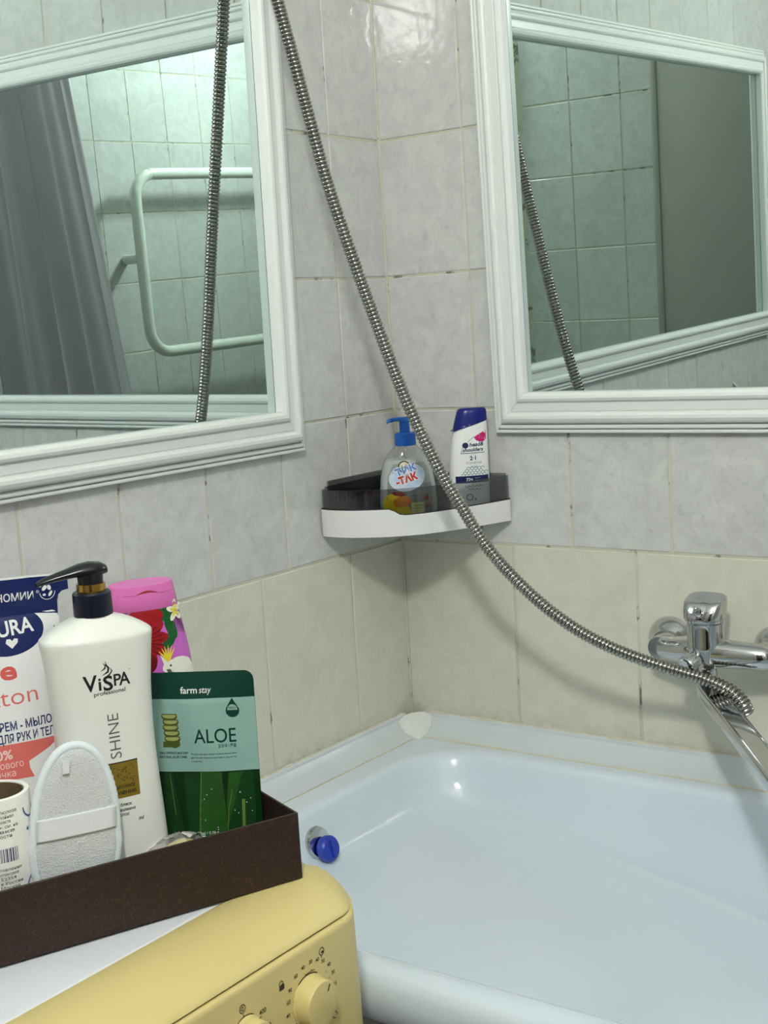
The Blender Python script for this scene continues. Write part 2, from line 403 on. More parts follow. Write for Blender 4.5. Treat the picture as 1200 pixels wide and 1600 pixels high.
# ------------------------------------------------------------------ room shell
TILE_CACHE = {}
def tile_mesh(wd, ht, mt):
    key = (round(wd, 4), round(ht, 4), mt)
    if key in TILE_CACHE: return TILE_CACHE[key]
    d, c = 0.006, 0.0012; v = []
    for (ins, y) in ((0, d), (0, c * 0.8), (c, 0.0)):
        v += [(-wd / 2 + ins, y, -ht / 2 + ins), (wd / 2 - ins, y, -ht / 2 + ins), (wd / 2 - ins, y, ht / 2 - ins), (-wd / 2 + ins, y, ht / 2 - ins)]
    f = [(8, 9, 10, 11)]
    for a in (0, 4):
        for j in range(4):
            k = (j + 1) % 4; f.append((a + j, a + k, a + 4 + k, a + 4 + j))
    me = bpy.data.meshes.new('tile'); me.from_pydata(v, [], f); me.update(); me.materials.append(MATS[mt])
    TILE_CACHE[key] = me; return me
def tile_wall(wall, rotz, pos, cols, rows, mt, skip=None, gap=0.0036):
    """pos(a) -> (x, y) on the wall plane; cols/rows: lists of joint positions"""
    for a0, a1 in zip(cols[:-1], cols[1:]):
        for z0, z1 in zip(rows[:-1], rows[1:]):
            if a1 - a0 < 0.012 or z1 - z0 < 0.012: continue
            if skip and skip((a0 + a1) / 2, (z0 + z1) / 2): continue
            o = bpy.data.objects.new('tile', tile_mesh(a1 - a0 - gap, z1 - z0 - gap, mt)); COL.objects.link(o)
            x, y = pos((a0 + a1) / 2)
            j = lambda s: random.uniform(-s, s)
            o.location = (x, y, (z0 + z1) / 2 + j(0.0005)); o.rotation_euler = (math.radians(j(0.3)), math.radians(j(0.15)), rotz + math.radians(j(0.3)))
            o.parent = wall
def joints(first, step, end, start=0.0):
    out = [start]; a = first
    while a < end - 0.012:
        out.append(a); a += step
    out.append(end); return out
GZ = [0.2 * i for i in range(0, 9)] + [CEIL]
BZ = [FLOOR, -0.6, -0.3, 0.0]
# left wall: plane x=0, a = -y
def slab(name, *a): return struct(box(name, *a))
WL = slab('wall_left', -0.08, -0.0014, RY - 0.08, 0.08, FLOOR, CEIL, 'grout')
tile_wall(WL, PI / 2, lambda a: (0, -a), joints(0.1214, 0.151, -RY), GZ, 'grey_tile')
tile_wall(WL, PI / 2, lambda a: (0, -a), joints(0.1335, 0.1974, -RY), BZ, 'beige_tile', skip=lambda a, z: z < -0.3 and a < 0.66)
WR = slab('wall_right', 0.0, RX + 0.08, 0.0014, 0.08, FLOOR, CEIL, 'grout')
tile_wall(WR, 0.0, lambda a: (a, 0), joints(0.1465, 0.151, RX), GZ, 'grey_tile')
tile_wall(WR, 0.0, lambda a: (a, 0), joints(0.1974, 0.1974, RX), BZ, 'beige_tile', skip=lambda a, z: z < -0.3)
co = mk('trim_8', [(-0.006, 0.006, FLOOR), (0.0022, 0.006, FLOOR), (0.0022, -0.0004, FLOOR), (0.0004, -0.0022, FLOOR), (-0.006, -0.0022, FLOOR), (-0.006, 0.006, CEIL), (0.0022, 0.006, CEIL), (0.0022, -0.0004, CEIL), (0.0004, -0.0022, CEIL), (-0.006, -0.0022, CEIL)],
        [(i, (i + 1) % 5, 5 + (i + 1) % 5, 5 + i) for i in range(5)] + [(4, 3, 2, 1, 0), (5, 6, 7, 8, 9)], 'grout'); struct(co, 'grout line in the corner between the two walls')
# wall with the towel rail, plane x=RX, seen in the mirrors
WX = slab('wall_far', RX + 0.0014, RX + 0.08, RY - 0.08, 0.0, FLOOR, CEIL, 'grout')
XC = joints(1.222 - 8 * 0.147, 0.147, -RY)
tile_wall(WX, -PI / 2, lambda a: (RX, -a), XC, GZ, 'grey_tile')
tile_wall(WX, -PI / 2, lambda a: (RX, -a), joints(0.1974, 0.1974, -RY), BZ, 'beige_tile', skip=lambda a, z: z < -0.3 and a < 0.66)
# wall behind the camera, plane y=RY; from x=0.385 tiled, door, and a plain shaft panel
DX0, DX1, DZ1 = 0.84, 1.54, 1.06
WB = slab('wall_back', 0.0, RX, RY - 0.08, RY - 0.0014, FLOOR, CEIL, 'grout')
bcol = joints(0.48, 0.153, RX, 0.385)
inb = lambda a, z: DX0 - 0.05 < a < DX1 + 0.05 and z < DZ1 + 0.03
tile_wall(WB, PI, lambda a: (a, RY), bcol, GZ, 'grey_tile', skip=inb)
tile_wall(WB, PI, lambda a: (a, RY), joints(0.5824, 0.1974, RX, 0.385), BZ, 'beige_tile', skip=inb)
FL = slab('floor', 0.0, RX, RY, 0.0, FLOOR - 0.06, FLOOR - 0.0014, 'grout')
for i in range(6):
    for j in range(6):
        x0, x1 = RX * i / 6, RX * (i + 1) / 6; y0, y1 = RY * j / 6, RY * (j + 1) / 6
        if (y0 + y1) / 2 > -0.66: continue
        o = bpy.data.objects.new('tile', tile_mesh(abs(x1 - x0) - 0.004, abs(y1 - y0) - 0.004, 'floor_tile')); COL.objects.link(o)
        o.location = ((x0 + x1) / 2, (y0 + y1) / 2, FLOOR); o.rotation_euler = (-PI / 2, 0, 0); o.parent = FL
slab('ceiling', -0.08, RX + 0.08, RY - 0.08, 0.08, CEIL, CEIL + 0.06, 'plaster')
# door behind the camera
D1 = empty('door_1', ((DX0 + DX1) / 2, RY, FLOOR)); struct(D1)
hw_, hz_ = (DX1 - DX0) / 2, DZ1 - FLOOR
box('door_leaf', -hw_ + 0.04, hw_ - 0.04, -0.001, 0.018, 0.008, hz_ - 0.045, 'door_paint', D1, 0.002)
for s in (-1, 1): box('door_jamb', s * hw_, s * (hw_ - 0.04), -0.002, 0.024, 0, hz_, 'frame_white', D1, 0.002)
box('door_head', -hw_ + 0.04, hw_ - 0.04, -0.002, 0.024, hz_ - 0.04, hz_, 'frame_white', D1, 0.002)
tube('door_handle', [(-0.28, 0.018, 1.0), (-0.28, 0.052, 1.0), (-0.275, 0.058, 1.0), (-0.16, 0.058, 1.0)], 0.009, 'chrome', D1, 12)
D2 = empty('door_2', (0.19, RY, FLOOR)); struct(D2)
box('door_leaf', -0.189, 0.178, -0.001, 0.014, 0.02, CEIL - FLOOR - 0.02, 'panel_grey', D2, 0.002)
box('door_jamb', 0.178, 0.195, -0.002, 0.02, 0.0, CEIL - FLOOR - 0.005, 'panel_grey', D2, 0.002)

# ------------------------------------------------------------------ wall lamp above the door
LP = empty('wall_lamp', (LAMP_POS[0], RY, LAMP_POS[2])); tag(LP, 'round opal glass wall lamp above the door behind the camera', 'lamp')
off = LAMP_POS[1] - RY
RB = Matrix.Rotation(PI, 3, 'Z')
lathe('lamp_base_shield', [(0.0, 0.0), (0.085, 0.0), (0.098, 0.006), (0.104, off - 0.006), (0.104, off), (0.0, off)], 'frame_white', LP, 40, '-y', (0, 0, 0), RB)  # unseen base, made wide and deep to keep lamp light off the back wall
lathe('lamp_globe', [(0.0, off + 0.0005), (LAMP_R, off + 0.0005)] + [(LAMP_R * math.cos(a), off + 0.0005 + 0.8 * LAMP_R * math.sin(a)) for a in [PI / 2 * i / 8 for i in range(1, 9)]], 'opal', LP, 28, '-y', (0, 0, 0), RB)

# ------------------------------------------------------------------ bathtub
def rrect(x0, x1, y0, y1, z, r, k=10):
    out = []
    for cx, cy, a0 in ((x1 - r, y0 - r, 0), (x0 + r, y0 - r, 90), (x0 + r, y1 + r, 180), (x1 - r, y1 + r, 270)):
        for i in range(k + 1):
            a = math.radians(a0 + 90 * i / k); out.append((cx + r * math.cos(a), cy + r * math.sin(a), z))
    return out   # y0 is the wall side (larger y)
TB = empty('bathtub', (0.87, -0.345, FLOOR)); tag(TB, 'white enamel bathtub fitted along the tiled wall with the faucet', 'bathtub')
zf = -FLOOR
def T3(r): return [(x - 0.87, y + 0.345, z + zf) for x, y, z in r]
RZ = -0.302
rg = [(0.002, 1.748, -0.002, -0.684, -0.356, 0.015), (0.002, 1.748, -0.002, -0.690, -0.350, 0.018), (0.002, 1.748, -0.002, -0.692, -0.330, 0.02), (0.002, 1.748, -0.002, -0.690, -0.316, 0.02),
      (0.002, 1.748, -0.002, -0.685, -0.307, 0.02), (0.002, 1.748, -0.002, -0.677, RZ, 0.02),
      (0.070, 1.690, -0.052, -0.6570, RZ - 0.0005, 0.10), (0.0755, 1.684, -0.0575, -0.6515, RZ - 0.002, 0.10), (0.0800, 1.680, -0.0620, -0.6470, RZ - 0.0062, 0.10), (0.0830, 1.677, -0.0650, -0.6440, RZ - 0.013, 0.10),
      (0.0900, 1.665, -0.0720, -0.6370, -0.338, 0.10), (0.0985, 1.655, -0.0800, -0.6310, -0.362, 0.10), (0.125, 1.645, -0.0860, -0.6250, -0.378, 0.095), (0.21, 1.636, -0.0910, -0.6200, -0.392, 0.085),
      (0.33, 1.63, -0.095, -0.617, -0.410, 0.08), (0.47, 1.625, -0.099, -0.613, -0.435, 0.08), (0.61, 1.62, -0.103, -0.609, -0.4676, 0.08), (0.75, 1.61, -0.108, -0.604, -0.503, 0.08),
      (0.90, 1.60, -0.114, -0.598, -0.545, 0.08), (1.0, 1.585, -0.122, -0.590, -0.59, 0.08), (1.05, 1.565, -0.135, -0.577, -0.63, 0.08), (1.09, 1.53, -0.165, -0.547, -0.652, 0.08), (1.14, 1.48, -0.22, -0.49, -0.658, 0.08)]
ob = loft('basin', [T3(rrect(*q)) for q in rg], 'enamel', TB, cap0=False, cap1=True, ang=60)
box('front_panel', 0.002 - 0.87, 1.748 - 0.87, -0.674 + 0.345, -0.66 + 0.345, 0.0, 0.535, 'grey_tile', TB)
# overflow rosette with the blue plug pushed into it
OV = empty('drain_plug', (0.101, -0.361, -0.3475), (0, math.radians(-14), 0))
lathe('overflow_rosette', [(0.0, -0.004), (0.0215, -0.004), (0.0220, 0.0), (0.020, 0.0035), (0.0, 0.0045)], 'chrome', TB, 32, 'x', Vector((0.0965 - 0.87, -0.365 + 0.345, -0.3450 + zf)), Matrix.Rotation(math.radians(-16), 3, 'Y'))
tag(OV, 'blue round rubber plug hanging on the chrome overflow of the bathtub', 'plug')
lathe('plug_disc', [(0.0, 0.0), (0.0165, 0.0), (0.0175, 0.003), (0.0172, 0.010), (0.015, 0.0125), (0.0, 0.0125)], 'blue_plug', OV, 32, 'x', (0.003, -0.002, -0.0065))
box('plug_tab', 0.015, 0.0185, -0.0035, -0.0005, -0.018, 0.005, 'blue_plug', OV, 0.001)

# plastic edge strips over the joint between tiles and tub
prof = [(-0.001, -0.273), (0.0035, -0.2725), (0.0055, -0.2745), (0.0062, -0.2785), (0.0075, -0.2800), (0.012, -0.2855), (0.019, -0.2920), (0.028, -0.2975), (0.0345, -0.2995), (0.0365, -0.3012), (0.036, -0.3030), (-0.001, -0.3030)]
o = loft('trim_1', [[(d, -y, z) for d, z in prof] for y in (0.024, 0.69)], 'plastic_trim', smooth=True, ang=30); struct(o, 'white plastic strip between left wall and tub')
o = loft('trim_2', [[(x, -d, z) for d, z in prof] for x in (0.024, 1.748)], 'plastic_trim', smooth=True, ang=30); struct(o, 'white plastic strip between right wall and tub')
# beads of yellowed sealant above and below the strips
def bead(name, a, b, r):
    n = 90; P = [Vector(a).lerp(Vector(b), i / n) for i in range(n + 1)]
    return struct(loft(name, tube_rings(P, lambda i: r * random.uniform(0.55, 1.35), 6), 'sealant', ang=80))
bead('trim_3', (0.001, -0.03, -0.2735), (0.001, -0.69, -0.2735), 0.0028)
bead('trim_4', (0.03, -0.001, -0.2735), (1.74, -0.001, -0.2735), 0.0032)
bead('trim_5', (0.0375, -0.045, -0.3025), (0.0375, -0.69, -0.3025), 0.0014)
bead('trim_6', (0.045, -0.0375, -0.3025), (1.74, -0.0375, -0.3025), 0.0024)
# white corner cap with ragged edges: a shield-shaped chip of plastic lying against both strips
cp_ = [(0.0097, -0.0454, -0.2806), (0.0116, -0.0355, -0.2749), (0.0175, -0.0263, -0.2726), (0.0273, -0.0159, -0.2721), (0.037, -0.0109, -0.2754), (0.0417, -0.011, -0.2789), (0.0459, -0.02, -0.2882), (0.0482, -0.0294, -0.2964), (0.0466, -0.04, -0.3022), (0.0455, -0.0470, -0.3024), (0.0404, -0.0500, -0.3024), (0.0337, -0.0508, -0.3012), (0.0236, -0.0512, -0.2945), (0.0165, -0.049, -0.2879)]
ctr = Vector((0.0315, -0.0335, -0.2855)); nn = Vector((0.5, -0.5, 0.707))
cp_ = [tuple(ctr.lerp(Vector(p), 1.14 if p[2] > -0.295 else 1.0)) for p in cp_]
R0 = [Vector(p) - nn * 0.006 for p in cp_]; R1 = [Vector(p) - nn * 0.0005 for p in cp_]; R2 = [ctr.lerp(Vector(p), 0.88) + nn * 0.0008 for p in cp_]; R3 = [ctr.lerp(Vector(p), 0.4) + nn * (0.0020 + random.uniform(-3e-4, 3e-4)) for p in cp_]
struct(loft('trim_7', [R0, R1, R2, R3], 'cap_white', None, True, True, True, True, 40), 'chipped white corner cap where the strips meet')

# ------------------------------------------------------------------ mirrors
FP = [(0.0, 0.0), (0.0, 0.0075), (0.0012, 0.0092), (0.0035, 0.0095), (0.0048, 0.0088), (0.0052, 0.0062), (0.0060, 0.0062), (0.0064, 0.0105), (0.0080, 0.0128), (0.0105, 0.0130), (0.0122, 0.0118), (0.0128, 0.0088), (0.0138, 0.0088),
      (0.0145, 0.0150), (0.0175, 0.0200), (0.0220, 0.0226), (0.0262, 0.0226), (0.0290, 0.0206), (0.0300, 0.0172), (0.0312, 0.0172), (0.0325, 0.0186), (0.0430, 0.0196), (0.0445, 0.0186), (0.0452, 0.0200), (0.0470, 0.0240), (0.0505, 0.0258), (0.0545, 0.0250), (0.0575, 0.0220), (0.0585, 0.0185), (0.0585, 0.0090), (0.0560, 0.0090), (0.0560, 0.0)]
def mirror(name, wd, ht, loc, rotz, tilt, label):
    # local: x along the wall, -y into the room, z up; origin at the lower back corner
    M = empty(name, loc); M.rotation_mode = 'XYZ'
    M.matrix_world = Matrix.Translation(Vector(loc)) @ Matrix.Rotation(rotz, 4, 'Z') @ Matrix.Rotation(tilt, 4, 'X')
    tag(M, label, 'mirror')
    cor = [(0, 0, 1, 1), (wd, 0, -1, 1), (wd, ht, -1, -1), (0, ht, 1, -1)]
    for i in range(4):
        a, b = cor[i], cor[(i + 1) % 4]; rr = []
        e = 0.00025
        ux, uz = (b[0] - a[0]), (b[1] - a[1]); L = math.hypot(ux, uz); ux /= L; uz /= L
        for (c, s) in ((a, 1), (b, -1)):
            rr.append([(c[0] + c[2] * t + ux * e * s, -h, c[1] + c[3] * t + uz * e * s) for t, h in FP])
        loft('frame_rail', rr, 'frame_white', M, ang=28)
    v, f = box_vf(0.055, wd - 0.055, -0.0085, -0.0045, 0.055, ht - 0.055)
    mk('mirror_pane', v, f, 'mirror_glass', M)
    # dirt-darkened bevel edge of the pane along the lip
    return M
mirror('wall_mirror', 1.385, 0.668, (0.0035, -1.6185, 0.1635), PI / 2, math.radians(0.45), 'wide white-framed mirror on the left wall above the washing machine')
mirror('wall_mirror', 1.385, 0.668, (0.1865, -0.0035, 0.1655), 0.0, math.radians(1.5), 'wide white-framed mirror on the right wall above the faucet')

# ------------------------------------------------------------------ corner shelf
SH = empty('corner_shelf', (0, 0, 0.0)); tag(SH, 'white corner shelf with smoked clear rim holding two bottles', 'shelf')
plan = crom([(p[0], p[1], 0.0) for p in [(0.003, -0.190), (0.006, -0.199), (0.030, -0.203), (0.064, -0.199), (0.102, -0.182), (0.137, -0.153), (0.162, -0.112), (0.182, -0.062), (0.199, -0.012), (0.200, -0.003)]], 6)
npl = len(plan)
def inset(P, d):
    out = []
    for i, p in enumerate(P):
        t = (P[min(i + 1, len(P) - 1)] - P[max(i - 1, 0)]).normalized(); n = Vector((-t.y, t.x, 0)); out.append(p + n * d)
    return out
ZB, ZF, ZT = 0.040, 0.046, 0.1035
pin = inset(plan, 0.0014)
# tray bottom
bot = [Vector((0.003, -0.003, 0))] + plan
v = [(p.x, p.y, ZB) for p in bot] + [(p.x, p.y, ZF - 0.001) for p in bot]; n = len(bot)
f = [tuple(range(n))[::-1], tuple(range(n, 2 * n))] + [(i, (i + 1) % n, n + (i + 1) % n, n + i) for i in range(n)]
mk('tray_bottom', v, f, 'shelf_white', SH)
# white front band with a step in its top edge
def bandtop(i):
    s = i / (npl - 1); return 0.0755 - 0.0095 * max(0, min(1, (s - 0.47) / 0.035)) + 0.005 * max(0, (s - 0.505))
o_, i_ = inset(plan, -0.0006), inset(plan, 0.0016)
v = []
for i in range(npl):
    zt = bandtop(i); v += [(o_[i].x, o_[i].y, ZB - 0.003), (o_[i].x, o_[i].y, zt), (i_[i].x, i_[i].y, zt), (i_[i].x, i_[i].y, ZB - 0.003)]
f = [(4 * i + a, 4 * i + 4 + a, 4 * i + 4 + (a + 1) % 4, 4 * i + (a + 1) % 4) for i in range(npl - 1) for a in range(4)] + [(0, 1, 2, 3), (4 * npl - 1, 4 * npl - 2, 4 * npl - 3, 4 * npl - 4)]
sharp(mk('front_band', v, f, 'shelf_white', SH), 50)
v = []
o2, i2 = inset(plan, 0.0017), inset(plan, 0.0035)
for i in range(npl):
    v += [(o2[i].x, o2[i].y, ZF), (o2[i].x, o2[i].y, ZT), (i2[i].x, i2[i].y, ZT), (i2[i].x, i2[i].y, ZF)]
sharp(mk('smoked_rim', v, f, 'smoked_plastic', SH), 50)
# dark lip along the meeting line of band and rim
v = []
for i in range(npl):
    zt = bandtop(i); v += [(o_[i].x, o_[i].y, zt), (o_[i].x, o_[i].y, zt + 0.0012), (i_[i].x, i_[i].y, zt + 0.0012), (i_[i].x, i_[i].y, zt)]
mk('rim_lip', v, f, 'dark_rubber', SH)
# smoked back walls with slots, and pale adhesive plates behind them
box('back_wall', 0.0045, 0.0065, -0.188, -0.012, ZF, ZT + 0.003, 'smoked_plastic', SH)
box('back_wall', 0.012, 0.196, -0.0065, -0.0045, ZF, ZT + 0.003, 'smoked_plastic', SH)
box('back_ledge', 0.0070, 0.0150, -0.186, -0.030, ZT - 0.010, ZT - 0.006, 'smoked_plastic', SH)
box('adhesive_plate', 0.0008, 0.0042, -0.178, -0.040, ZT - 0.02, ZT + 0.010, 'clear_film', SH)
for y in (-0.165, -0.145): box('hook_slot', 0.0066, 0.0082, y, y + 0.003, ZT - 0.024, ZT - 0.010, 'dark_rubber', SH)

# ------------------------------------------------------------------ products: common frame
def product(name, x, y, z, phi, label, cat, lean=0.0, roll=0.0):
    E = empty(name); E.matrix_world = Matrix.Translation((x, y, z)) @ Matrix.Rotation(math.radians(phi), 4, 'Z') @ Matrix.Rotation(math.radians(lean), 4, 'X') @ Matrix.Rotation(math.radians(roll), 4, 'Y')
    tag(E, label, cat); return E
def body_fn(st, n):
    zs = [s[0] for s in st]; ws = [s[1] for s in st]; ds = [s[2] for s in st]; xo = [s[3] if len(s) > 3 else 0.0 for s in st]
    def fr(x, z):
        hw = interp(z, zs, ws); hd = interp(z, zs, ds); q = min(0.999, abs(x - interp(z, zs, xo)) / hw)
        return (-hd * (1 - q ** n) ** (1 / n),)
    return fr
def dense(st, k=5):
    P = crom([(s[0], s[1], s[2]) for s in st], k); X = crom([(s[0], s[3] if len(s) > 3 else 0, 0) for s in st], k)
    return [(p[0], p[1], p[2], q[1]) for p, q in zip(P, X)]
def bottle(name, st, mt, parent, n=2.5, k=56, ang=50):
    return loft(name, [sring(s[1], s[2], s[0], n, k, s[3] if len(s) > 3 else 0.0) for s in st], mt, parent, ang=ang)

# ------------------------------------------------------------------ bottles on the corner shelf
SO = product('soap_bottle', 0.095, -0.110, ZF, 45, 'clear liquid soap bottle with blue pump on the corner shelf', 'bottle')
st = dense([(0.0, 0.036, 0.020), (0.004, 0.040, 0.0225), (0.02, 0.0425, 0.024), (0.05, 0.0415, 0.0235), (0.072, 0.0385, 0.0225), (0.09, 0.033, 0.0215), (0.102, 0.0255, 0.0190), (0.109, 0.0185, 0.0165), (0.113, 0.0145, 0.0145)])
bottle('shell', st, 'clear_plastic', SO, 2.3)
gel = [(s[0], s[1] - 0.0013, s[2] - 0.0013, 0) for s in st if 0.002 < s[0] < 0.094]
bottle('liquid', gel, 'soap_gel', SO, 2.3)
lathe('collar', [(0.0, 0.112), (0.0150, 0.112), (0.0153, 0.114), (0.0150, 0.129), (0.0135, 0.1305), (0.0, 0.1305)], 'pump_blue', SO, 32)
lathe('pump_stem', [(0.0, 0.130), (0.0075, 0.130), (0.0072, 0.149), (0.0, 0.149)], 'pump_blue', SO, 24)
loft('pump_head', [sring(a, b, z, 2.4, 28, xo) for z, a, b, xo in ((0.147, 0.0095, 0.008, -0.001), (0.1485, 0.0135, 0.0085, -0.0055), (0.151, 0.0145, 0.0085, -0.0075), (0.1525, 0.0115, 0.007, -0.005))], 'pump_blue', SO)
loft('nozzle', [[(x, 0.0032 * math.cos(a), zc + 0.0028 * math.sin(a)) for a in [2 * PI * i / 12 for i in range(12)]] for x, zc in ((-0.012, 0.1495), (-0.022, 0.1485), (-0.0255, 0.1465))], 'pump_blue', SO)
tube('dip_tube', [(0, 0, 0.112), (0.0, 0, 0.06), (0.004, 0, 0.012)], 0.0025, 'clear_film', SO, 8)
fr = body_fn(st, 2.3)
prt('label', [PG([(-0.033, 0.008), (0.031, 0.008), (0.0315, 0.05), (0.029, 0.075), (0.022, 0.088), (-0.022, 0.088), (-0.031, 0.07), (-0.0335, 0.045)])], 'clear_film', SO, fr, 1)
cl = [ELL(-0.004, 0.068, 0.026, 0.0195, 32, 0.2)]
prt('cloud', cl, 'soap_label', SO, fr, 2)
prt('cloud_ring', [ELL(-0.018, 0.066, 0.006, 0.005), ELL(0.012, 0.077, 0.008, 0.006), ELL(0.004, 0.058, 0.012, 0.004, 20, .3), ELL(-0.014, 0.074, 0.007, 0.006), ELL(0.016, 0.07, 0.006, 0.006)], 'soap_cloud', SO, fr, 3)
prt('clock_rim', [ELL(-0.0075, 0.0835, 0.0085, 0.0085)], 'clock_rim', SO, fr, 4)
prt('clock_face', [ELL(-0.0075, 0.0835, 0.0068, 0.0068)], 'clock_face', SO, fr, 5)
prt('clock_hands', [LINE([(-0.0115, 0.0855), (-0.0072, 0.0815), (-0.0045, 0.0875)], 0.0012)], 'clock_rim', SO, fr, 6)
prt('lettering_white', [T('ТИК', -0.0195, 0.0698, 0.0145, 0.07, 0.0, 'LEFT', 0.30, 0.034), T('-ТАК', -0.0195, 0.0570, 0.0150, 0.08, 0, 'LEFT', 0.27, 0.035)], 'print_white', SO, fr, 6)
prt('lettering_blue', [T('ТИК', -0.019, 0.0703, 0.0135, 0.035, 0.0, 'LEFT', 0.30, 0.031)], 'soap_blue', SO, fr, 7)
prt('lettering_red', [T('-ТАК', -0.019, 0.0575, 0.0138, 0.045, 0, 'LEFT', 0.27, 0.032)], 'soap_red', SO, fr, 7)
prt('yellow_patch', [ELL(-0.026, 0.030, 0.013, 0.0165), ELL(-0.013, 0.018, 0.012, 0.012)], 'patch_yellow', SO, fr, 2)
prt('orange_patch', [ELL(-0.0135, 0.034, 0.0125, 0.008, 24, 0.15)], 'patch_orange', SO, fr, 3)
prt('maroon_patch', [ELL(-0.0175, 0.0455, 0.0095, 0.0032, 20, -0.15)], 'patch_maroon', SO, fr, 4)
prt('pale_panel', [RECT(-0.001, 0.0185, 0.016, 0.032)], 'patch_pale', SO, fr, 2)
prt('badges', [ELL(0.0225, 0.037, 0.0034, 0.0038), ELL(0.0225, 0.026, 0.0028, 0.0028)], 'patch_maroon', SO, fr, 2)
prt('small_lettering', [T('Жидкое мыло', -0.001, 0.041, 0.0040, 0.01, 0.2), T('детское', 0.004, 0.0265, 0.0033, 0.01), LINE([(0.0, 0.0235), (0.0175, 0.0235)], 0.0006), T('антибактериальное', 0.0, 0.019, 0.0014, 0.01)], 'print_grey', SO, fr, 4)

SP = product('shampoo_bottle', 0.161, -0.044, ZF, 45, 'white shampoo bottle with slanted dark blue cap on the corner shelf', 'bottle')
st = dense([(0.0, 0.0265, 0.015, -0.003), (0.003, 0.0285, 0.0165, -0.003), (0.03, 0.0292, 0.017, -0.003), (0.06, 0.0290, 0.017, -0.0025), (0.09, 0.0280, 0.0165, -0.0015), (0.115, 0.0262, 0.0155, 0.0005), (0.135, 0.0240, 0.0145, 0.0025), (0.150, 0.0218, 0.0132, 0.0045), (0.156, 0.0205, 0.0122, 0.0052)])
SX = lambda x: 0.1268 + (x + 0.026) * 0.27
def sloped(stt, keep_low):
    rings = []
    for s in stt:
        ring = []
        for p in sring(s[1], s[2], s[0], 2.6, 56, s[3]):
            lim = SX(p[0]); z = min(p[2], lim) if keep_low else max(p[2], lim + 0.0007)
            ring.append((p[0], p[1], z))
        rings.append(ring)
    return rings
loft('body', sloped([s for s in st if s[0] < 0.152], True), 'shampoo_white', SP, ang=60)
cap = [(s[0], s[1] + 0.0003, s[2] + 0.0003, s[3]) for s in st if s[0] > 0.110] + [(0.1585, 0.0185, 0.0105, 0.0055), (0.1592, 0.012, 0.006, 0.0055)]
loft('cap', sloped(cap, False), 'shampoo_blue', SP, ang=60)
fr = body_fn(st, 2.6)
prt('pink_flash', [PG([(0.0035, 0.1175)] + [(0.0035 + 0.0185 * t, 0.1175 + 0.009 * t ** 0.8) for t in (0.25, 0.5, 0.75, 1)] + [(0.0218, 0.1135), (0.0175, 0.1108), (0.0115, 0.1108), (0.0065, 0.1130)])], 'shampoo_pink', SP, fr, 1)
prt('lettering_navy', [T('head&', -0.0040, 0.1045, 0.0078, 0.03, 0.25, 'LEFT', 0.03, 0.0215), T('shoulders', -0.0142, 0.0975, 0.0072, 0.03, 0.25, 'LEFT', 0.01, 0.0305), LINE([(-0.0165, 0.0952), (0.0185, 0.0952)], 0.0009),
    ELL(-0.0095, 0.1065, 0.0044, 0.0042), LINE([(-0.0135, 0.104), (-0.0165, 0.0952)], 0.0006), LINE([(-0.006, 0.111), (0.0, 0.116), (0.004, 0.1185)], 0.0006),
    T('2·1', 0.0010, 0.0852, 0.0082, 0.035, 0, 'CENTER')], 'shampoo_navy', SP, fr, 1)
prt('lettering_grey', [T('ШАМПУНЬ', 0.001, 0.0925, 0.0014, 0.0, 0, 'CENTER'), T('ОСНОВНОЙ', 0.0015, 0.0795, 0.0048, 0.0, 0, 'CENTER', 0, 0.0225), T('УХОД', 0.0015, 0.0740, 0.0046, 0.0, 0, 'CENTER', 0, 0.0105)], 'print_grey', SP, fr, 1)
sc_ = []
for r_ in range(4):
    for q in range(-3 + r_ // 2, 4 - r_ // 2):
        sc_.append(ARC(q * 0.0052 + (0.0026 if r_ % 2 else 0) + 0.001, 0.0632 + r_ * 0.0032, 0.0026, 0.1, PI - 0.1, 0.0009, 8))
for q in (-2, -1, 0, 1, 2): sc_.append(ARC(q * 0.0055 + 0.001, 0.0495, 0.0026, PI, 2 * PI, 0.001, 8))
for q in (-1, 0, 1): sc_.append(ARC(q * 0.006 + 0.001, 0.0448, 0.0026, PI, 2 * PI, 0.001, 8))
sc_.append(ARC(-0.0070, 0.032, 0.0045, 0, 2 * PI, 0.0018, 24)); sc_.append(ELL(0.0015, 0.0285, 0.0018, 0.0018))
prt('wave_pattern', sc_, 'shampoo_teal', SP, fr, 1)
prt('navy_band', [RECT(-0.0255, 0.0228, 0.0525, 0.0628)], 'shampoo_navy', SP, fr, 2)
prt('lettering_white', [T('72ч', -0.0110, 0.0555, 0.0062, 0.02), T('ЗАЩИТА ОТ', 0.002, 0.0588, 0.0014), T('ПЕРХОТИ', 0.002, 0.0555, 0.0014)], 'print_white', SP, fr, 3)

# ------------------------------------------------------------------ faucet
FA = empty('bath_faucet', (0.5155, 0.0, -0.112)); tag(FA, 'chrome single-lever bath faucet with long swivel spout on the beige wall', 'faucet')
for dx in (-0.075, 0.075):
    lathe('escutcheon', [(0.0, 0.0), (0.0330, 0.0), (0.0332, 0.003), (0.0300, 0.009), (0.0235, 0.017), (0.0190, 0.0215), (0.0175, 0.024), (0.0, 0.024)], 'chrome', FA, 40, '-y', (dx + 0.004, 0, -0.008))
    lathe('union_nut', [(0.0, 0.02), (0.0165, 0.02), (0.0170, 0.028), (0.0170, 0.052), (0.0155, 0.055), (0.0, 0.055)], 'chrome', FA, 24, '-y', (dx + 0.010 * (dx < 0), 0, -0.007))
arm = [(-0.0625, -0.0480, -0.006), (-0.0590, -0.0490, -0.006), (-0.040, -0.0560, -0.005), (0.0, -0.0660, -0.002), (0.05, -0.0630, -0.003), (0.080, -0.058, -0.004), (0.086, -0.052, -0.004)]
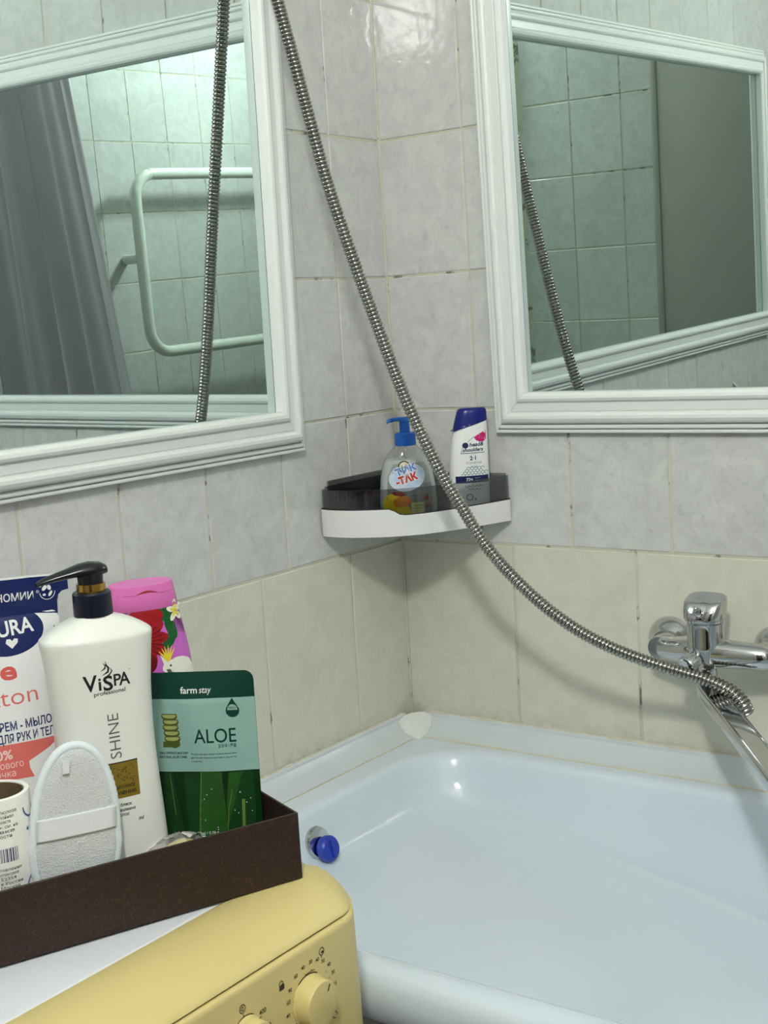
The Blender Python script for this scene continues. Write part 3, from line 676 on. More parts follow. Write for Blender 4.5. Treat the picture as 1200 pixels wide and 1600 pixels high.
rad = [0.0120, 0.0158, 0.0172, 0.0205, 0.0182, 0.0168, 0.0125]
P = crom(arm, 6); tube('body_bar', P, lambda i: interp(i / 6, list(range(7)), rad), 'chrome', FA, 28)
bc = Vector((0.0065, -0.0665, 0))
def fring(hw, hd, z, dy=0.0): return [(bc.x + p[0], bc.y + dy + p[1], z) for p in sring(hw, hd, 0, 2.3, 36)]
loft('valve_body', [fring(a, b, z) for z, a, b in ((-0.024, 0.012, 0.012), (-0.020, 0.019, 0.019), (-0.008, 0.0235, 0.0225), (0.010, 0.0232, 0.0225), (0.030, 0.0228, 0.0222), (0.0375, 0.0235, 0.0228), (0.0385, 0.0225, 0.022))], 'chrome', FA, ang=40)
loft('collar_ring', [fring(a, a, z) for z, a in ((0.0390, 0.0222), (0.0395, 0.0245), (0.0425, 0.0248), (0.0440, 0.0235))], 'chrome', FA, ang=40)
# lever head: flared block, its lever raised toward the wall
loft('lever', [[(bc.x + p[0], bc.y + dy + p[1], z + p[1] * tl) for p in sring(a, b, 0, 3.0, 40)] for z, a, b, dy, tl in
    ((0.0430, 0.0225, 0.022, 0, 0.0), (0.0440, 0.0250, 0.0242, 0, 0.0), (0.051, 0.0258, 0.0245, 0.0, 0.1), (0.0610, 0.0268, 0.0225, 0.002, 0.22), (0.0670, 0.0268, 0.0195, 0.003, 0.26), (0.0690, 0.0250, 0.017, 0.003, 0.26))], 'chrome', FA, ang=40)
lathe('lever_cap', [(0.0, 0.0), (0.006, 0.0), (0.0062, 0.002), (0.0045, 0.003), (0.0, 0.003)], 'chrome', FA, 20, '-y', (bc.x, bc.y - 0.0225, 0.0555))
# knurled diverter knob at the front
kd = Vector((-0.35, -0.85, -0.35)).normalized(); kr = kd.to_track_quat('Z', 'Y').to_matrix(); kp = bc + Vector((-0.003, -0.012, -0.007))
n_ = 48
rr = []
for h, r_, k in ((0.0, 0.010, 0), (0.010, 0.010, 0), (0.011, 0.0145, 1), (0.024, 0.0150, 1), (0.0258, 0.0135, 0), (0.0262, 0.0105, 0), (0.0250, 0.0098, 0)):
    rr.append([kp + kr @ Vector(((r_ - (0.0010 if k and j % 2 else 0)) * math.cos(2 * PI * j / n_), (r_ - (0.0010 if k and j % 2 else 0)) * math.sin(2 * PI * j / n_), h)) for j in range(n_)])
loft('diverter_knob', rr, 'chrome', FA, ang=50)
# spout: swings out over the tub, rectangular section
lathe('spout_nut', [(0.0, -0.022), (0.0135, -0.022), (0.0140, -0.026), (0.0140, -0.040), (0.0125, -0.044), (0.0, -0.044)], 'chrome', FA, 24, 'z', (bc.x, bc.y, 0))
sp = crom([(bc.x, bc.y, -0.036), (bc.x + 0.003, bc.y - 0.004, -0.047), (bc.x + 0.016, bc.y - 0.022, -0.054), (bc.x + 0.085, bc.y - 0.115, -0.0585), (bc.x + 0.18, bc.y - 0.245, -0.066), (bc.x + 0.20, bc.y - 0.272, -0.070), (bc.x + 0.207, bc.y - 0.282, -0.084)], 5)
rg_ = []
for i, p in enumerate(sp):
    t = (sp[min(i + 1, len(sp) - 1)] - sp[max(i - 1, 0)]).normalized(); s = t.cross(Vector((0, 0, 1)))
    s = Vector((0.80, 0.59, 0)) if s.length < 0.3 else s.normalized(); u = s.cross(t).normalized()
    k = min(1, i / 9); a, b = 0.0125 + 0.003 * k, 0.0125 - 0.0035 * k; e = 2 + 3.5 * k
    rg_.append([p + s * q[0] + u * q[1] for q in sring(a, b, 0, e, 28)])
loft('spout', rg_, 'chrome', FA, ang=38)
# raised rim on the top of the spout
rm = []
for i, p in enumerate(sp[8:-6]):
    rm.append(p + Vector((0, 0, 0.0088)))
for sgn in (-1, 1):
    tube('spout_ridge', [q + Vector((0.80, 0.59, 0)) * 0.0118 * sgn for q in rm], 0.0016, 'chrome', FA, 8)

# ------------------------------------------------------------------ shower hose
hp = [(0.020, -0.305, 0.985), (0.036, -0.300, 0.90), (0.060, -0.2915, 0.765), (0.077, -0.287, 0.685), (0.094, -0.2825, 0.605), (0.1125, -0.2775, 0.522), (0.134, -0.2685, 0.438), (0.158, -0.257, 0.349), (0.185, -0.2455, 0.258), (0.2055, -0.2375, 0.2),
      (0.232, -0.226, 0.134), (0.253, -0.216, 0.091), (0.278, -0.205, 0.042), (0.311, -0.192, -0.003), (0.348, -0.177, -0.043), (0.385, -0.161, -0.0745), (0.422, -0.146, -0.097), (0.459, -0.131, -0.114), (0.496, -0.115, -0.128), (0.533, -0.1005, -0.1405), (0.562, -0.093, -0.154), (0.5765, -0.088, -0.170), (0.580, -0.082, -0.184)]
HO = empty('shower_hose', (0.3, -0.25, 0.1)); tag(HO, 'ribbed steel shower hose hanging across the corner to the faucet', 'hose')
dp = crom(hp, 40); st_ = 0.0013
res = [dp[0]]; acc = 0.0
for a, b in zip(dp[:-1], dp[1:]):
    L = (b - a).length; d = st_ - acc
    while d <= L: res.append(a.lerp(b, d / L)); d += st_
    acc = L - (d - st_)
res = [p - Vector((0.3, -0.25, 0.1)) for p in res]
nh = len(res)
def hr(i):
    grow = 1.0 + 0.35 * max(0, min(1, (i - (nh - 55)) / 40))
    return (0.0081, 0.0086, 0.0081, 0.0066)[i % 4] * grow
loft('hose_sleeve', tube_rings(res, hr, 14), 'hose_steel', HO, ang=75)
lathe('hose_nut', [(0.0, 0.0), (0.0105, 0.0), (0.011, 0.002), (0.0105, 0.020), (0.008, 0.022), (0.0, 0.022)], 'chrome', HO, 20, 'z', res[0] + Vector((0, 0, -0.004)), Matrix.Rotation(math.radians(-10), 3, 'Y'))
SHD = empty('hand_shower', (0.0, -0.307, 1.03)); tag(SHD, 'chrome hand shower resting in its bracket high on the left wall', 'hand shower')
box('bracket', 0.001, 0.03, -0.014, 0.014, -0.022, 0.022, 'chrome', SHD, 0.004)
tube('handle', [(0.018, 0, -0.026), (0.030, 0, 0.05), (0.046, 0, 0.13), (0.062, 0, 0.165)], lambda i: (0.010, 0.012, 0.012, 0.014)[i], 'chrome', SHD, 20)
lathe('spray_head', [(0.0, -0.012), (0.036, -0.012), (0.038, -0.008), (0.034, 0.004), (0.016, 0.014), (0.0, 0.014)], 'chrome', SHD, 32, 'z', (0.078, 0, 0.168), Matrix.Rotation(math.radians(-35), 3, 'Y'))

# ------------------------------------------------------------------ washing machine
WTOP = -0.182
WM = empty('washing_machine', (0.23, -0.98, FLOOR)); tag(WM, 'compact front-loading washing machine with yellowed control panel beside the tub', 'washing machine')
wo = Vector((0.23, -0.98, FLOOR))
def WV(r): return [(x - wo.x, y - wo.y, z - wo.z) for x, y, z in r]
WY1, WY0, WXF = -0.7120, -1.235, 0.467
box('body', 0.045 - wo.x, 0.396 - wo.x, WY0 + 0.004 - wo.y, WY1 - 0.004 - wo.y, 0.015, WTOP - 0.012 - FLOOR, 'washer_white', WM, 0.006)
for fx in (0.08, 0.39):
    for fy in (WY0 + 0.04, WY1 - 0.04):
        lathe('foot', [(0.0, 0.0), (0.018, 0.0), (0.018, 0.01), (0.010, 0.018), (0.0, 0.018)], 'dark_rubber', WM, 16, 'z', (fx - wo.x, fy - wo.y, 0))
box('lid', 0.040 - wo.x, 0.374 - wo.x, WY0 - wo.y, WY1 - 0.004 - wo.y, WTOP - 0.020 - FLOOR, WTOP - FLOOR, 'washer_white', WM, 0.005, 3)
ys = [(WY0, 0.040, 0.022), (WY0 + 0.003, 0.024, 0.010), (WY0 + 0.010, 0.012, 0.004), (WY0 + 0.022, 0.004, 0.001), (WY0 + 0.045, 0.0, 0.0)] + [(-1.1 + 0.05 * i, 0, 0) for i in range(7)] + [(-0.770, 0.0, 0.0), (-0.760, 0.0025, 0.0002), (-0.750, 0.0085, 0.0006), (-0.740, 0.0170, 0.0012), (-0.730, 0.0265, 0.0025), (-0.722, 0.0360, 0.0050), (-0.715, 0.0460, 0.0085), (-0.712, 0.0560, 0.0150)]
tp = [(0.372, -0.001), (0.378, 0.0012), (0.392, 0.0014), (0.408, 0.0016), (0.424, -0.0008), (0.438, -0.0045), (0.449, -0.0090), (0.4575, -0.0135), (0.4615, -0.0165), (0.4625, -0.0185), (0.455, -0.0190), (0.40, -0.030), (0.372, -0.030)]
def fx_(x, ins): return 0.372 + (x - 0.372) * (1 - ins / 0.095) if x > 0.372 else x
loft('top_fascia', [WV([(fx_(x, i), y, WTOP + dz - dd * (1 if dz > -0.0195 else 0.35)) for x, dz in tp]) for y, i, dd in ys], 'yellowed_plastic', WM, ang=50)
pp = [(0.4645, -0.0208), (0.4665, -0.0222), (0.4672, -0.026), (0.4690, -0.09), (0.4700, -0.150), (0.4690, -0.156), (0.40, -0.156), (0.40, -0.0208)]
loft('control_panel', [WV([(fx_(x, i), y, WTOP + dz - (0.35 * dd if dz > -0.03 else 0)) for x, dz in pp]) for y, i, dd in ys], 'yellowed_plastic', WM, ang=50)
loft('panel_gap', [WV([(fx_(x, i), y, WTOP + dz - 0.35 * dd) for x, dz in ((0.4600, -0.0180), (0.4600, -0.0226), (0.40, -0.0222), (0.40, -0.0180))]) for y, i, dd in ys[3:-3]], 'groove_dark', WM, ang=50)
box('front_door_panel', 0.394 - wo.x, 0.452 - wo.x, WY0 + 0.030 - wo.y, WY1 - 0.030 - wo.y, 0.02, WTOP - 0.158 - FLOOR, 'washer_white', WM, 0.006)
lathe('door_ring', [(0.09, 0.0), (0.155, 0.0), (0.158, 0.012), (0.145, 0.026), (0.115, 0.028), (0.1, 0.018)], 'washer_white', WM, 40, 'x', (0.452 - wo.x, 0.0, 0.29))
lathe('door_glass', [(0.0, 0.03), (0.06, 0.026), (0.1, 0.012), (0.1, 0.004), (0.0, 0.004)], 'smoked_plastic', WM, 40, 'x', (0.452 - wo.x, 0.0, 0.29))
def knob(name, y, z, r, h, mark):
    x = 0.4672 + 0.0006 * (-z - 0.2) * 10
    K = lathe(name, [(0.0, 0.0), (r * 1.10, 0.0), (r * 1.10, 0.0015), (r * 1.02, 0.003), (r * 0.985, h * 0.9), (r * 0.95, h * 0.97), (r * 0.88, h), (0.0, h)], 'yellowed_knob', WM, 48, 'x', (x - wo.x, y - wo.y, z - wo.z), None, 30)
    lathe('knob_gap', [(0.0, 0.0), (r * 1.16, 0.0), (r * 1.16, 0.0006), (0.0, 0.0006)], 'groove_dark', WM, 48, 'x', (x - 0.0002 - wo.x, y - wo.y, z - wo.z))
    a = mark; c, s = math.cos(a), math.sin(a)
    v = [(x + h + 0.0003 - wo.x, y + (q * c - t * s) - wo.y, z + (q * s + t * c) - wo.z) for q, t in ((r * 0.55, -0.0007), (r * 0.86, -0.0007), (r * 0.86, 0.0007), (r * 0.55, 0.0007))]
    mk('pointer', v, [(0, 1, 2, 3)], 'print_black', K)
KY, KZ = -0.8320, -0.2535
knob('programme_knob', KY, KZ, 0.0212, 0.017, math.radians(58))
KY, KZ = -0.8285, -0.2540
KY2, KZ2 = -0.9140, -0.2480
knob('spin_knob', KY2, KZ2, 0.0165, 0.016, math.radians(100))
# panel print: y is across, z is up
def panel_print(name, shapes):
    fr = lambda x, z: (x, -0.0, z)
    V, Fc = [], []
    for v, f in shapes:
        b = len(V); V += v; Fc += [tuple(i + b for i in q) for q in f]
    xs = lambda z: interp(z, [WTOP - 0.150, WTOP - 0.09, WTOP - 0.026], [0.4700, 0.4690, 0.4672]) + 0.0003
    mk(name, [(xs(z) - wo.x, y - wo.y, z - wo.z) for y, z in V], Fc, 'print_dark', WM)['kind'] = 'stuff'
ms = []
for a, s_, rr_ in ((200, '30', .033), (180, '40', .033), (160, '60', .033), (143, '90', .0345), (122, '60', .035), (104, '40', .034), (86, '30', .034), (70, '40', .034), (55, '30', .0335), (38, '40', .034), (20, '30', .0335), (0, '15', .033), (225, '90', .034)):
    ms.append(T(s_, KY + rr_ * math.cos(math.radians(a)) - 0.003, KZ + rr_ * math.sin(math.radians(a)) - 0.0015, 0.0050, 0.012))
for a in (205, 180, 160, 104, 86, 38, 20, -10):
    ca, sa = math.cos(math.radians(a)), math.sin(math.radians(a)); ms.append(LINE([(KY + 0.0258 * ca, KZ + 0.0258 * sa), (KY + 0.0276 * ca, KZ + 0.0276 * sa)], 0.0006))
ms += [ARC(KY, KZ, 0.0258, math.radians(150), math.radians(215), 0.0006), ARC(KY, KZ, 0.0258, math.radians(75), math.radians(125), 0.0006), ARC(KY, KZ, 0.0258, math.radians(-35), math.radians(10), 0.0006)]
# fabric tags: a padlock-like shape, a feather-like loop, a wool skein
px_, pz_ = -0.8667, -0.2240
ms += [PG([(px_ - 0.0036, pz_ - 0.004), (px_ + 0.0030, pz_ - 0.004), (px_ + 0.0036, pz_), (px_ + 0.002, pz_ + 0.0014), (px_ - 0.0030, pz_ + 0.0005)]), ARC(px_ - 0.0004, pz_ + 0.0014, 0.0026, -0.3, PI + 0.2, 0.0008)]
px_, pz_ = -0.8106, -0.2170
ms += [ARC(px_, pz_, 0.0034, 0, 2 * PI, 0.0008), LINE([(px_ - 0.0006, pz_ - 0.003), (px_ - 0.001, pz_ - 0.006)], 0.0008), ELL(px_ + 0.001, pz_ - 0.001, 0.0018, 0.0012)]
px_, pz_ = -0.8000, -0.2819
ms += [ARC(px_, pz_, 0.0030, -0.4, 2 * PI - 1.2, 0.0008)]
ms += [T('400', KY2 + 0.0165, KZ2 + 0.0110, 0.0060, 0.012), LINE([(KY2 + 0.0165, KZ2 + 0.0085), (KY2 + 0.0190, KZ2 + 0.0098)], 0.0009), ARC(KY2 - 0.0028, KZ2 + 0.0260, 0.0036, 0, 2 * PI, 0.0008), ARC(KY2 - 0.0028, KZ2 + 0.0260, 0.0016, 0.5, 2 * PI, 0.0008), LINE([(KY2 - 0.0020, KZ2 + 0.0185), (KY2 - 0.0022, KZ2 + 0.0212)], 0.0009)]
ms += [T('600', KY2 + 0.0215, KZ2 - 0.004, 0.0055, 0.012), T('800', KY2 + 0.0195, KZ2 - 0.018, 0.0055, 0.012), T('200', KY2 - 0.034, KZ2 + 0.010, 0.0055, 0.012)]
panel_print('panel_marks', ms)

# ------------------------------------------------------------------ brown box on the washing machine
BXP = Vector((0.408, -0.760, WTOP + 0.0024)); E1 = Vector((-0.388, -0.922, 0)); E2 = Vector((-0.922, 0.388, 0))
BH, BL, BD = 0.0645, 0.36, 0.205
BX = empty('gift_box', BXP); BX.matrix_world = Matrix.Translation(BXP) @ Matrix.Rotation(math.atan2(-E1.y, -E1.x), 4, 'Z')
tag(BX, 'open dark brown patterned cardboard box on the washing machine full of toiletries', 'box')
# local: x from the right front corner to the left is -x, y backwards is +y
tk = 0.0025
box('floor_panel', -BL + tk, -tk, tk, BD - tk, 0.001, 0.004, 'box_inside', BX)
box('front_wall', -BL, 0, 0, tk, 0, BH, 'box_brown', BX, 0.0006, 1)
box('back_wall', -BL, 0, BD - tk, BD, 0, BH, 'box_brown', BX, 0.0006, 1)
box('side_wall', -tk, 0, tk, BD - tk, 0, BH, 'box_brown', BX, 0.0006, 1)
box('side_wall', -BL, -BL + tk, tk, BD - tk, 0, BH, 'box_brown', BX, 0.0006, 1)
box('inner_flap', -0.0075, -0.0055, 0.03, BD - 0.004, 0.004, 0.020, 'box_inside', BX)
ZI = WTOP + 0.0066   # inner floor of the box

# ------------------------------------------------------------------ pump bottle
VB = product('pump_bottle', 0.287, -0.880, ZI, 63, 'large white bottle with black and gold pump in the brown box', 'bottle')
st = dense([(0.0, 0.0475, 0.0285), (0.004, 0.0500, 0.0305), (0.03, 0.0500, 0.0305), (0.08, 0.0478, 0.0298), (0.12, 0.0455, 0.0290), (0.16, 0.0445, 0.0285), (0.20, 0.0458, 0.0290), (0.23, 0.0485, 0.0300), (0.246, 0.0505, 0.0305)])
top = [(0.2485, 0.0500, 0.0300, 0), (0.2505, 0.0480, 0.0285, 0), (0.254, 0.0430, 0.0262, 0), (0.258, 0.0360, 0.0235, 0), (0.2615, 0.0285, 0.0205, 0), (0.2640, 0.0215, 0.0180, 0), (0.2655, 0.0165, 0.0160, 0), (0.2685, 0.0150, 0.0150, 0)]
bottle('body', st + top, 'bottle_white', VB, 2.6)
lathe('pump_collar', [(0.0, 0.2660), (0.0172, 0.2660), (0.0176, 0.268), (0.0172, 0.2860), (0.0160, 0.2875), (0.0, 0.2875)], 'pump_navy', VB, 40)
lathe('gold_ring', [(0.0, 0.2875), (0.0128, 0.2875), (0.0130, 0.2885), (0.0128, 0.2950), (0.0, 0.2950)], 'gold', VB, 36)
lathe('pump_stem', [(0.0, 0.2945), (0.0112, 0.2945), (0.0114, 0.301), (0.011, 0.306), (0.0, 0.306)], 'pump_black', VB, 32)
hd_ = []
for t, zc, hh, ww in ((0.0155, 0.3055, 0.0015, 0.002), (0.0145, 0.3057, 0.0045, 0.0075), (0.009, 0.3066, 0.0068, 0.0110), (0.0, 0.3072, 0.0074, 0.0125), (-0.010, 0.3068, 0.0066, 0.0115), (-0.022, 0.3050, 0.0050, 0.0088), (-0.034, 0.3030, 0.0040, 0.0068), (-0.044, 0.3008, 0.0032, 0.0052), (-0.0485, 0.2990, 0.0024, 0.0040)):
    hd_.append([(t, ww * math.cos(a), zc + hh * math.sin(a) * (1.0 if math.sin(a) > 0 else 0.75)) for a in [2 * PI * i / 24 for i in range(24)]])
loft('pump_head', hd_, 'pump_black', VB, ang=60)
fr = body_fn(st, 2.6)
prt('lettering_black', [T('V', -0.0215, 0.2035, 0.0205, 0.018, 0, 'LEFT', 0, 0.0125), T('i', -0.0092, 0.2035, 0.0165, 0.022), T('S', -0.0048, 0.2025, 0.0185, 0.022, 0, 'LEFT', 0, 0.0088), T('P', 0.0045, 0.2055, 0.0150, 0.018, 0, 'LEFT', 0, 0.0068), T('A', 0.0102, 0.2050, 0.0165, 0.016, 0, 'LEFT', 0, 0.0105),
    T('professional', -0.0135, 0.1985, 0.0052, 0.012, 0, 'LEFT', 0.02, 0.0285), T('TM', 0.0195, 0.2175, 0.0014),
    LINE([(-0.0045, 0.2165), (0.0005, 0.2190), (0.0014, 0.2225), (-0.0005, 0.2255), (-0.0012, 0.2290)], [0.0004, 0.0018, 0.0018, 0.0012, 0.0003]),
    LINE([(-0.0055, 0.2205), (-0.002, 0.2225), (-0.0012, 0.2250), (-0.0035, 0.2275)], [0.0004, 0.0014, 0.0012, 0.0003]), LINE([(-0.003, 0.2140), (0.002, 0.2165), (0.0042, 0.2195), (0.0025, 0.2225)], [0.0004, 0.0014, 0.0012, 0.0003])], 'print_black', VB, fr, 1)
prt('lettering_grey', [T('SHINE', 0.0065, 0.1385, 0.0145, -0.004, 0, 'LEFT', PI / 2, 0.041)], 'print_grey', VB, fr, 1)
prt('olive_label', [RECT(-0.0215, 0.0205, 0.1020, 0.1348)], 'olive', VB, fr, 1)
sq = [LINE([(-0.0215, 0.1350), (0.0205, 0.1350)], 0.0010)]
for i in range(40):
    x, z = random.uniform(-0.020, 0.019), random.uniform(0.1165, 0.1335); a = random.choice((0.5, -0.5, PI / 2)); sq.append(LINE([(x - 0.0013 * math.cos(a), z - 0.0013 * math.sin(a)), (x + 0.0013 * math.cos(a), z + 0.0013 * math.sin(a))], 0.0005))
prt('label_specks', sq, 'print_black', VB, fr, 2); sq = []
sq += [T('ЖЕМЧУЖНОЕ', -0.006, 0.1108, 0.0042, 0.03, 0, 'LEFT', 0, 0.0225), T('СИЯНИЕ', -0.004, 0.1055, 0.0040, 0.03, 0, 'LEFT', 0, 0.021)]
sq += [T('Сила и блеск', -0.012, 0.0945, 0.0040, 0.02, 0, 'LEFT', 0, 0.0235), T('для окрашенных', -0.012, 0.0900, 0.0040, 0.02, 0, 'LEFT', 0, 0.027), T('волос', -0.003, 0.0855, 0.0040, 0.02), T('ml', 0.0165, 0.0785, 0.0050, 0.02, 0.2)]
prt('small_lettering', sq, 'print_black', VB, fr, 2)

# ------------------------------------------------------------------ sheet-mask sachet (green)
AL = product('mask_sachet', 0.3056, -0.771, ZI, 30, 'green foil face-mask sachet printed with aloe leaves standing in the brown box', 'sachet', lean=-2.0)
hw = 0.0505; Htop = 0.1865
def al_front(x, z): 
    bul = max(0.0, 1 - (x / 0.049) ** 2) * max(0.0, min(1, z / 0.02)) * max(0.0, min(1, (Htop - z) / 0.03))
    return (-0.0006 - 0.0042 * bul + 0.0009 * math.sin(x * 90 + z * 40) * bul,)
def sheet(name, poly, mt, parent, front, back=0.0007, maxlen=0.006):
    o = prt(name, [PG(poly)], mt, parent, front, 0, maxlen)
    s = o.modifiers.new('solid', 'SOLIDIFY'); s.thickness = back; s.offset = 1.0
    return o
hl0 = 0.060
edge = [(-hl0, 0.0), (hw, 0.0), (hw, Htop - 0.009)] + [(hw - 0.009 + 0.009 * math.cos(a), Htop - 0.009 + 0.009 * math.sin(a)) for a in (0.4, 0.8, 1.2, PI / 2)] + [(-hl0, Htop)]
s_ = prt('foil_back', [PG(edge)], 'aloe_bed', AL, lambda x, z: (-al_front(x, z)[0] * 0.8,), 0); 
def band(z0, z1, x0=-0.060, x1=hw, nx=14, nz=8):
    v = [(x0 + (x1 - x0) * i / nx, z0 + (z1 - z0) * j / nz) for j in range(nz + 1) for i in range(nx + 1)]
    return v, [(j * (nx + 1) + i, j * (nx + 1) + i + 1, (j + 1) * (nx + 1) + i + 1, (j + 1) * (nx + 1) + i) for j in range(nz) for i in range(nx)]
prt('photo_panel', [band(0.0, 0.0885)], 'aloe_bed', AL, al_front, 1)
prt('mint_panel', [band(0.0885, 0.1607)], 'aloe_mint', AL, al_front, 1)
prt('dark_header', [PG([(-hl0, 0.1607), (hw, 0.1607)] + edge[2:])], 'aloe_dark', AL, al_front, 1)
lv = [PG([(-0.045, 0.0), (-0.022, 0.0), (-0.030, 0.05), (-0.036, 0.088), (-0.043, 0.088), (-0.046, 0.05)]), PG([(0.012, 0.0), (0.040, 0.0), (0.045, 0.05), (0.044, 0.088), (0.024, 0.088), (0.016, 0.05)])]
prt('aloe_leaf_back', lv + [PG([(-0.022, 0.03), (-0.012, 0.02), (-0.008, 0.087), (-0.024, 0.087)])], 'aloe_leaf_deep', AL, al_front, 2)
prt('aloe_leaf_front', [PG([(-0.012, 0.0), (0.016, 0.0), (0.017, 0.03), (0.014, 0.088), (-0.006, 0.088), (-0.010, 0.05)]), PG([(0.018, 0.035), (0.024, 0.055), (0.034, 0.087), (0.021, 0.087), (0.017, 0.055)])], 'aloe_leaf', AL, al_front, 3)
hl = [LINE([(-0.0125, 0.0), (-0.0112, 0.03), (-0.0100, 0.05), (-0.0062, 0.088)], 0.0009), LINE([(-0.0375, 0.03), (-0.0355, 0.012), (-0.031, 0.0)], 0.0008), LINE([(0.0165, 0.03), (0.019, 0.052), (0.0235, 0.07)], 0.0007), LINE([(0.0305, 0.0), (0.0325, 0.035), (0.0335, 0.06)], 0.0030), LINE([(-0.038, 0.086), (-0.0345, 0.045)], 0.0006)]
for i in range(8): hl.append(ELL(-0.0115 + 0.0008 * i * 0.8, 0.012 + i * 0.0095, 0.0010, 0.0006, 8))
prt('leaf_edge', hl, 'aloe_edge', AL, al_front, 4)
prt('dew_drop', [ELL(random.uniform(-0.008, 0.044), random.uniform(0.028, 0.075), 0.0005, 0.0006, 8) for _ in range(14)] + [T('23ml / 0.78 fl. oz', -0.014, 0.0255, 0.0040, 0.0), T('farm', -0.0215, 0.1660, 0.0092, 0.012, 0, 'LEFT', 0, 0.0165), T('stay', -0.0035, 0.1660, 0.0092, 0.004, 0.2, 'LEFT', 0, 0.0120)], 'print_white', AL, al_front, 5)
prt('lettering_green', [T('ALOE', -0.0105, 0.1170, 0.0198, 0.006, 0, 'LEFT', 0, 0.041), T('알로에 / 芦荟', 0.0125, 0.1120, 0.0042, 0.01, 0, 'LEFT', 0, 0.0175), T('VISIBLE DIFFERENCE MASK SHEET', -0.0475, 0.1060, 0.0030, 0.02, 0, 'LEFT', 0, 0.030), T('NATURAL ALOE CARE', -0.0475, 0.1020, 0.0032, 0.03, 0, 'LEFT', 0, 0.028),
    T('The aloe mask sheet contains moisture extracts which', -0.0150, 0.1052, 0.0024, 0.01, 0, 'LEFT', 0, 0.045), T('give the skin freshness and keep it smooth for', -0.0150, 0.1016, 0.0024, 0.01, 0, 'LEFT', 0, 0.045), T('a long time', -0.0150, 0.0980, 0.0024, 0.01)] +
    [PG([(0.0285, 0.1605)] + [(0.0285 + 0.0066 * math.cos(a), 0.1478 + 0.0066 * math.sin(a)) for a in [PI * 0.83 + (PI * 1.34) * i / 20 for i in range(21)]])], 'aloe_dark', AL, al_front, 2)
prt('drop_window', [PG([(0.0285 + 0.0050 * math.cos(a), 0.1484 + 0.0058 * math.sin(a)) for a in [PI * i / 14 for i in range(15)]])], 'aloe_mint', AL, al_front, 3)
prt('drop_lettering', [T('FRESH', 0.0285, 0.1497, 0.0026, 0.01, 0, 'CENTER')], 'aloe_dark', AL, al_front, 4)
zz = [(0.0000, 0.1440), (0.0010, 0.1384), (0.0006, 0.1328), (0.0012, 0.1272), (0.0016, 0.1216)]
prt('aloe_slice_rim', [PG([(-0.0422 + dx, z + 0.0020), (-0.0270 + dx, z + 0.0022), (-0.0262 + dx, z - 0.0012), (-0.0285 + dx, z - 0.0038), (-0.0345 + dx, z - 0.0044), (-0.0408 + dx, z - 0.0036), (-0.0428 + dx, z - 0.0010)]) for dx, z in zz] + [PG([(-0.0425, 0.1185), (-0.0255, 0.1190), (-0.0255, 0.1140), (-0.0300, 0.1118), (-0.0350, 0.1128), (-0.0430, 0.1128)])], 'aloe_slice_dark', AL, al_front, 2)
prt('aloe_slice', [PG([(-0.0412 + dx, z + 0.0012), (-0.0280 + dx, z + 0.0014), (-0.0274 + dx, z - 0.0002), (-0.0300 + dx, z - 0.0020), (-0.0345 + dx, z - 0.0025), (-0.0395 + dx, z - 0.0020), (-0.0416 + dx, z - 0.0002)]) for dx, z in zz], 'aloe_slice', AL, al_front, 4)

# ------------------------------------------------------------------ pink flip-cap bottle
PK = product('shower_gel_bottle', 0.2270, -0.7645, ZI, 63, 'floral shower gel bottle with pink flip cap behind the white pump bottle', 'bottle')
st = dense([(0.0, 0.030, 0.018), (0.004, 0.0335, 0.021), (0.04, 0.039, 0.0235), (0.10, 0.0440, 0.0250), (0.16, 0.0458, 0.0255), (0.19, 0.0445, 0.0250), (0.22, 0.0400, 0.0240), (0.240, 0.0358, 0.0225), (0.2440, 0.0348, 0.0220)])
bottle('body', st, 'magenta', PK, 2.3)
cp = [(0.2440, 0.0345, 0.0222), (0.2450, 0.0353, 0.0228), (0.256, 0.0338, 0.0224), (0.2655, 0.0322, 0.0218), (0.2688, 0.0314, 0.0212), (0.2694, 0.0300, 0.0200), (0.2686, 0.027, 0.017), (0.2686, 0.015, 0.009)]
bottle('cap', cp, 'pink_cap', PK, 2.3, ang=45)
frc = body_fn(cp, 2.3); fr = body_fn(st, 2.3)
prt('thumb_notch', [PG([(-0.0125, 0.2600)] + [(-0.0125 + 0.025 * i / 10, 0.2600 + 0.0040 * math.sin(PI * i / 10)) for i in range(1, 10)] + [(0.0125, 0.2600)] + [(0.0125 - 0.025 * i / 10, 0.2600 + 0.0018 * math.sin(PI * i / 10)) for i in range(1, 10)])], 'patch_maroon', PK, frc, 1)
prt('cap_seam', [LINE([(-0.033, 0.2605), (-0.0125, 0.2600)], 0.0004), LINE([(0.0125, 0.2600), (0.031, 0.2605)], 0.0004)], 'patch_maroon', PK, frc, 1)
fl = []
for i in range(11):
    a = 2 * PI * i / 11; fl.append(ELL(-0.010 + 0.014 * math.cos(a), 0.216 + 0.016 * math.sin(a), 0.013, 0.0065, 14, a))
fl += [ELL(-0.020, 0.23, 0.016, 0.012), ELL(-0.004, 0.238, 0.018, 0.009), ELL(-0.022, 0.21, 0.016, 0.03)]
prt('green_leaf', [ELL(0.014, 0.2395, 0.014, 0.0075, 20, -0.5), ELL(0.021, 0.2240, 0.013, 0.0055, 20, -1.2), ELL(0.018, 0.212, 0.010, 0.006, 20, 0.9), ELL(-0.030, 0.244, 0.010, 0.004, 20, 0.1)], 'leaf_green', PK, fr, 1)
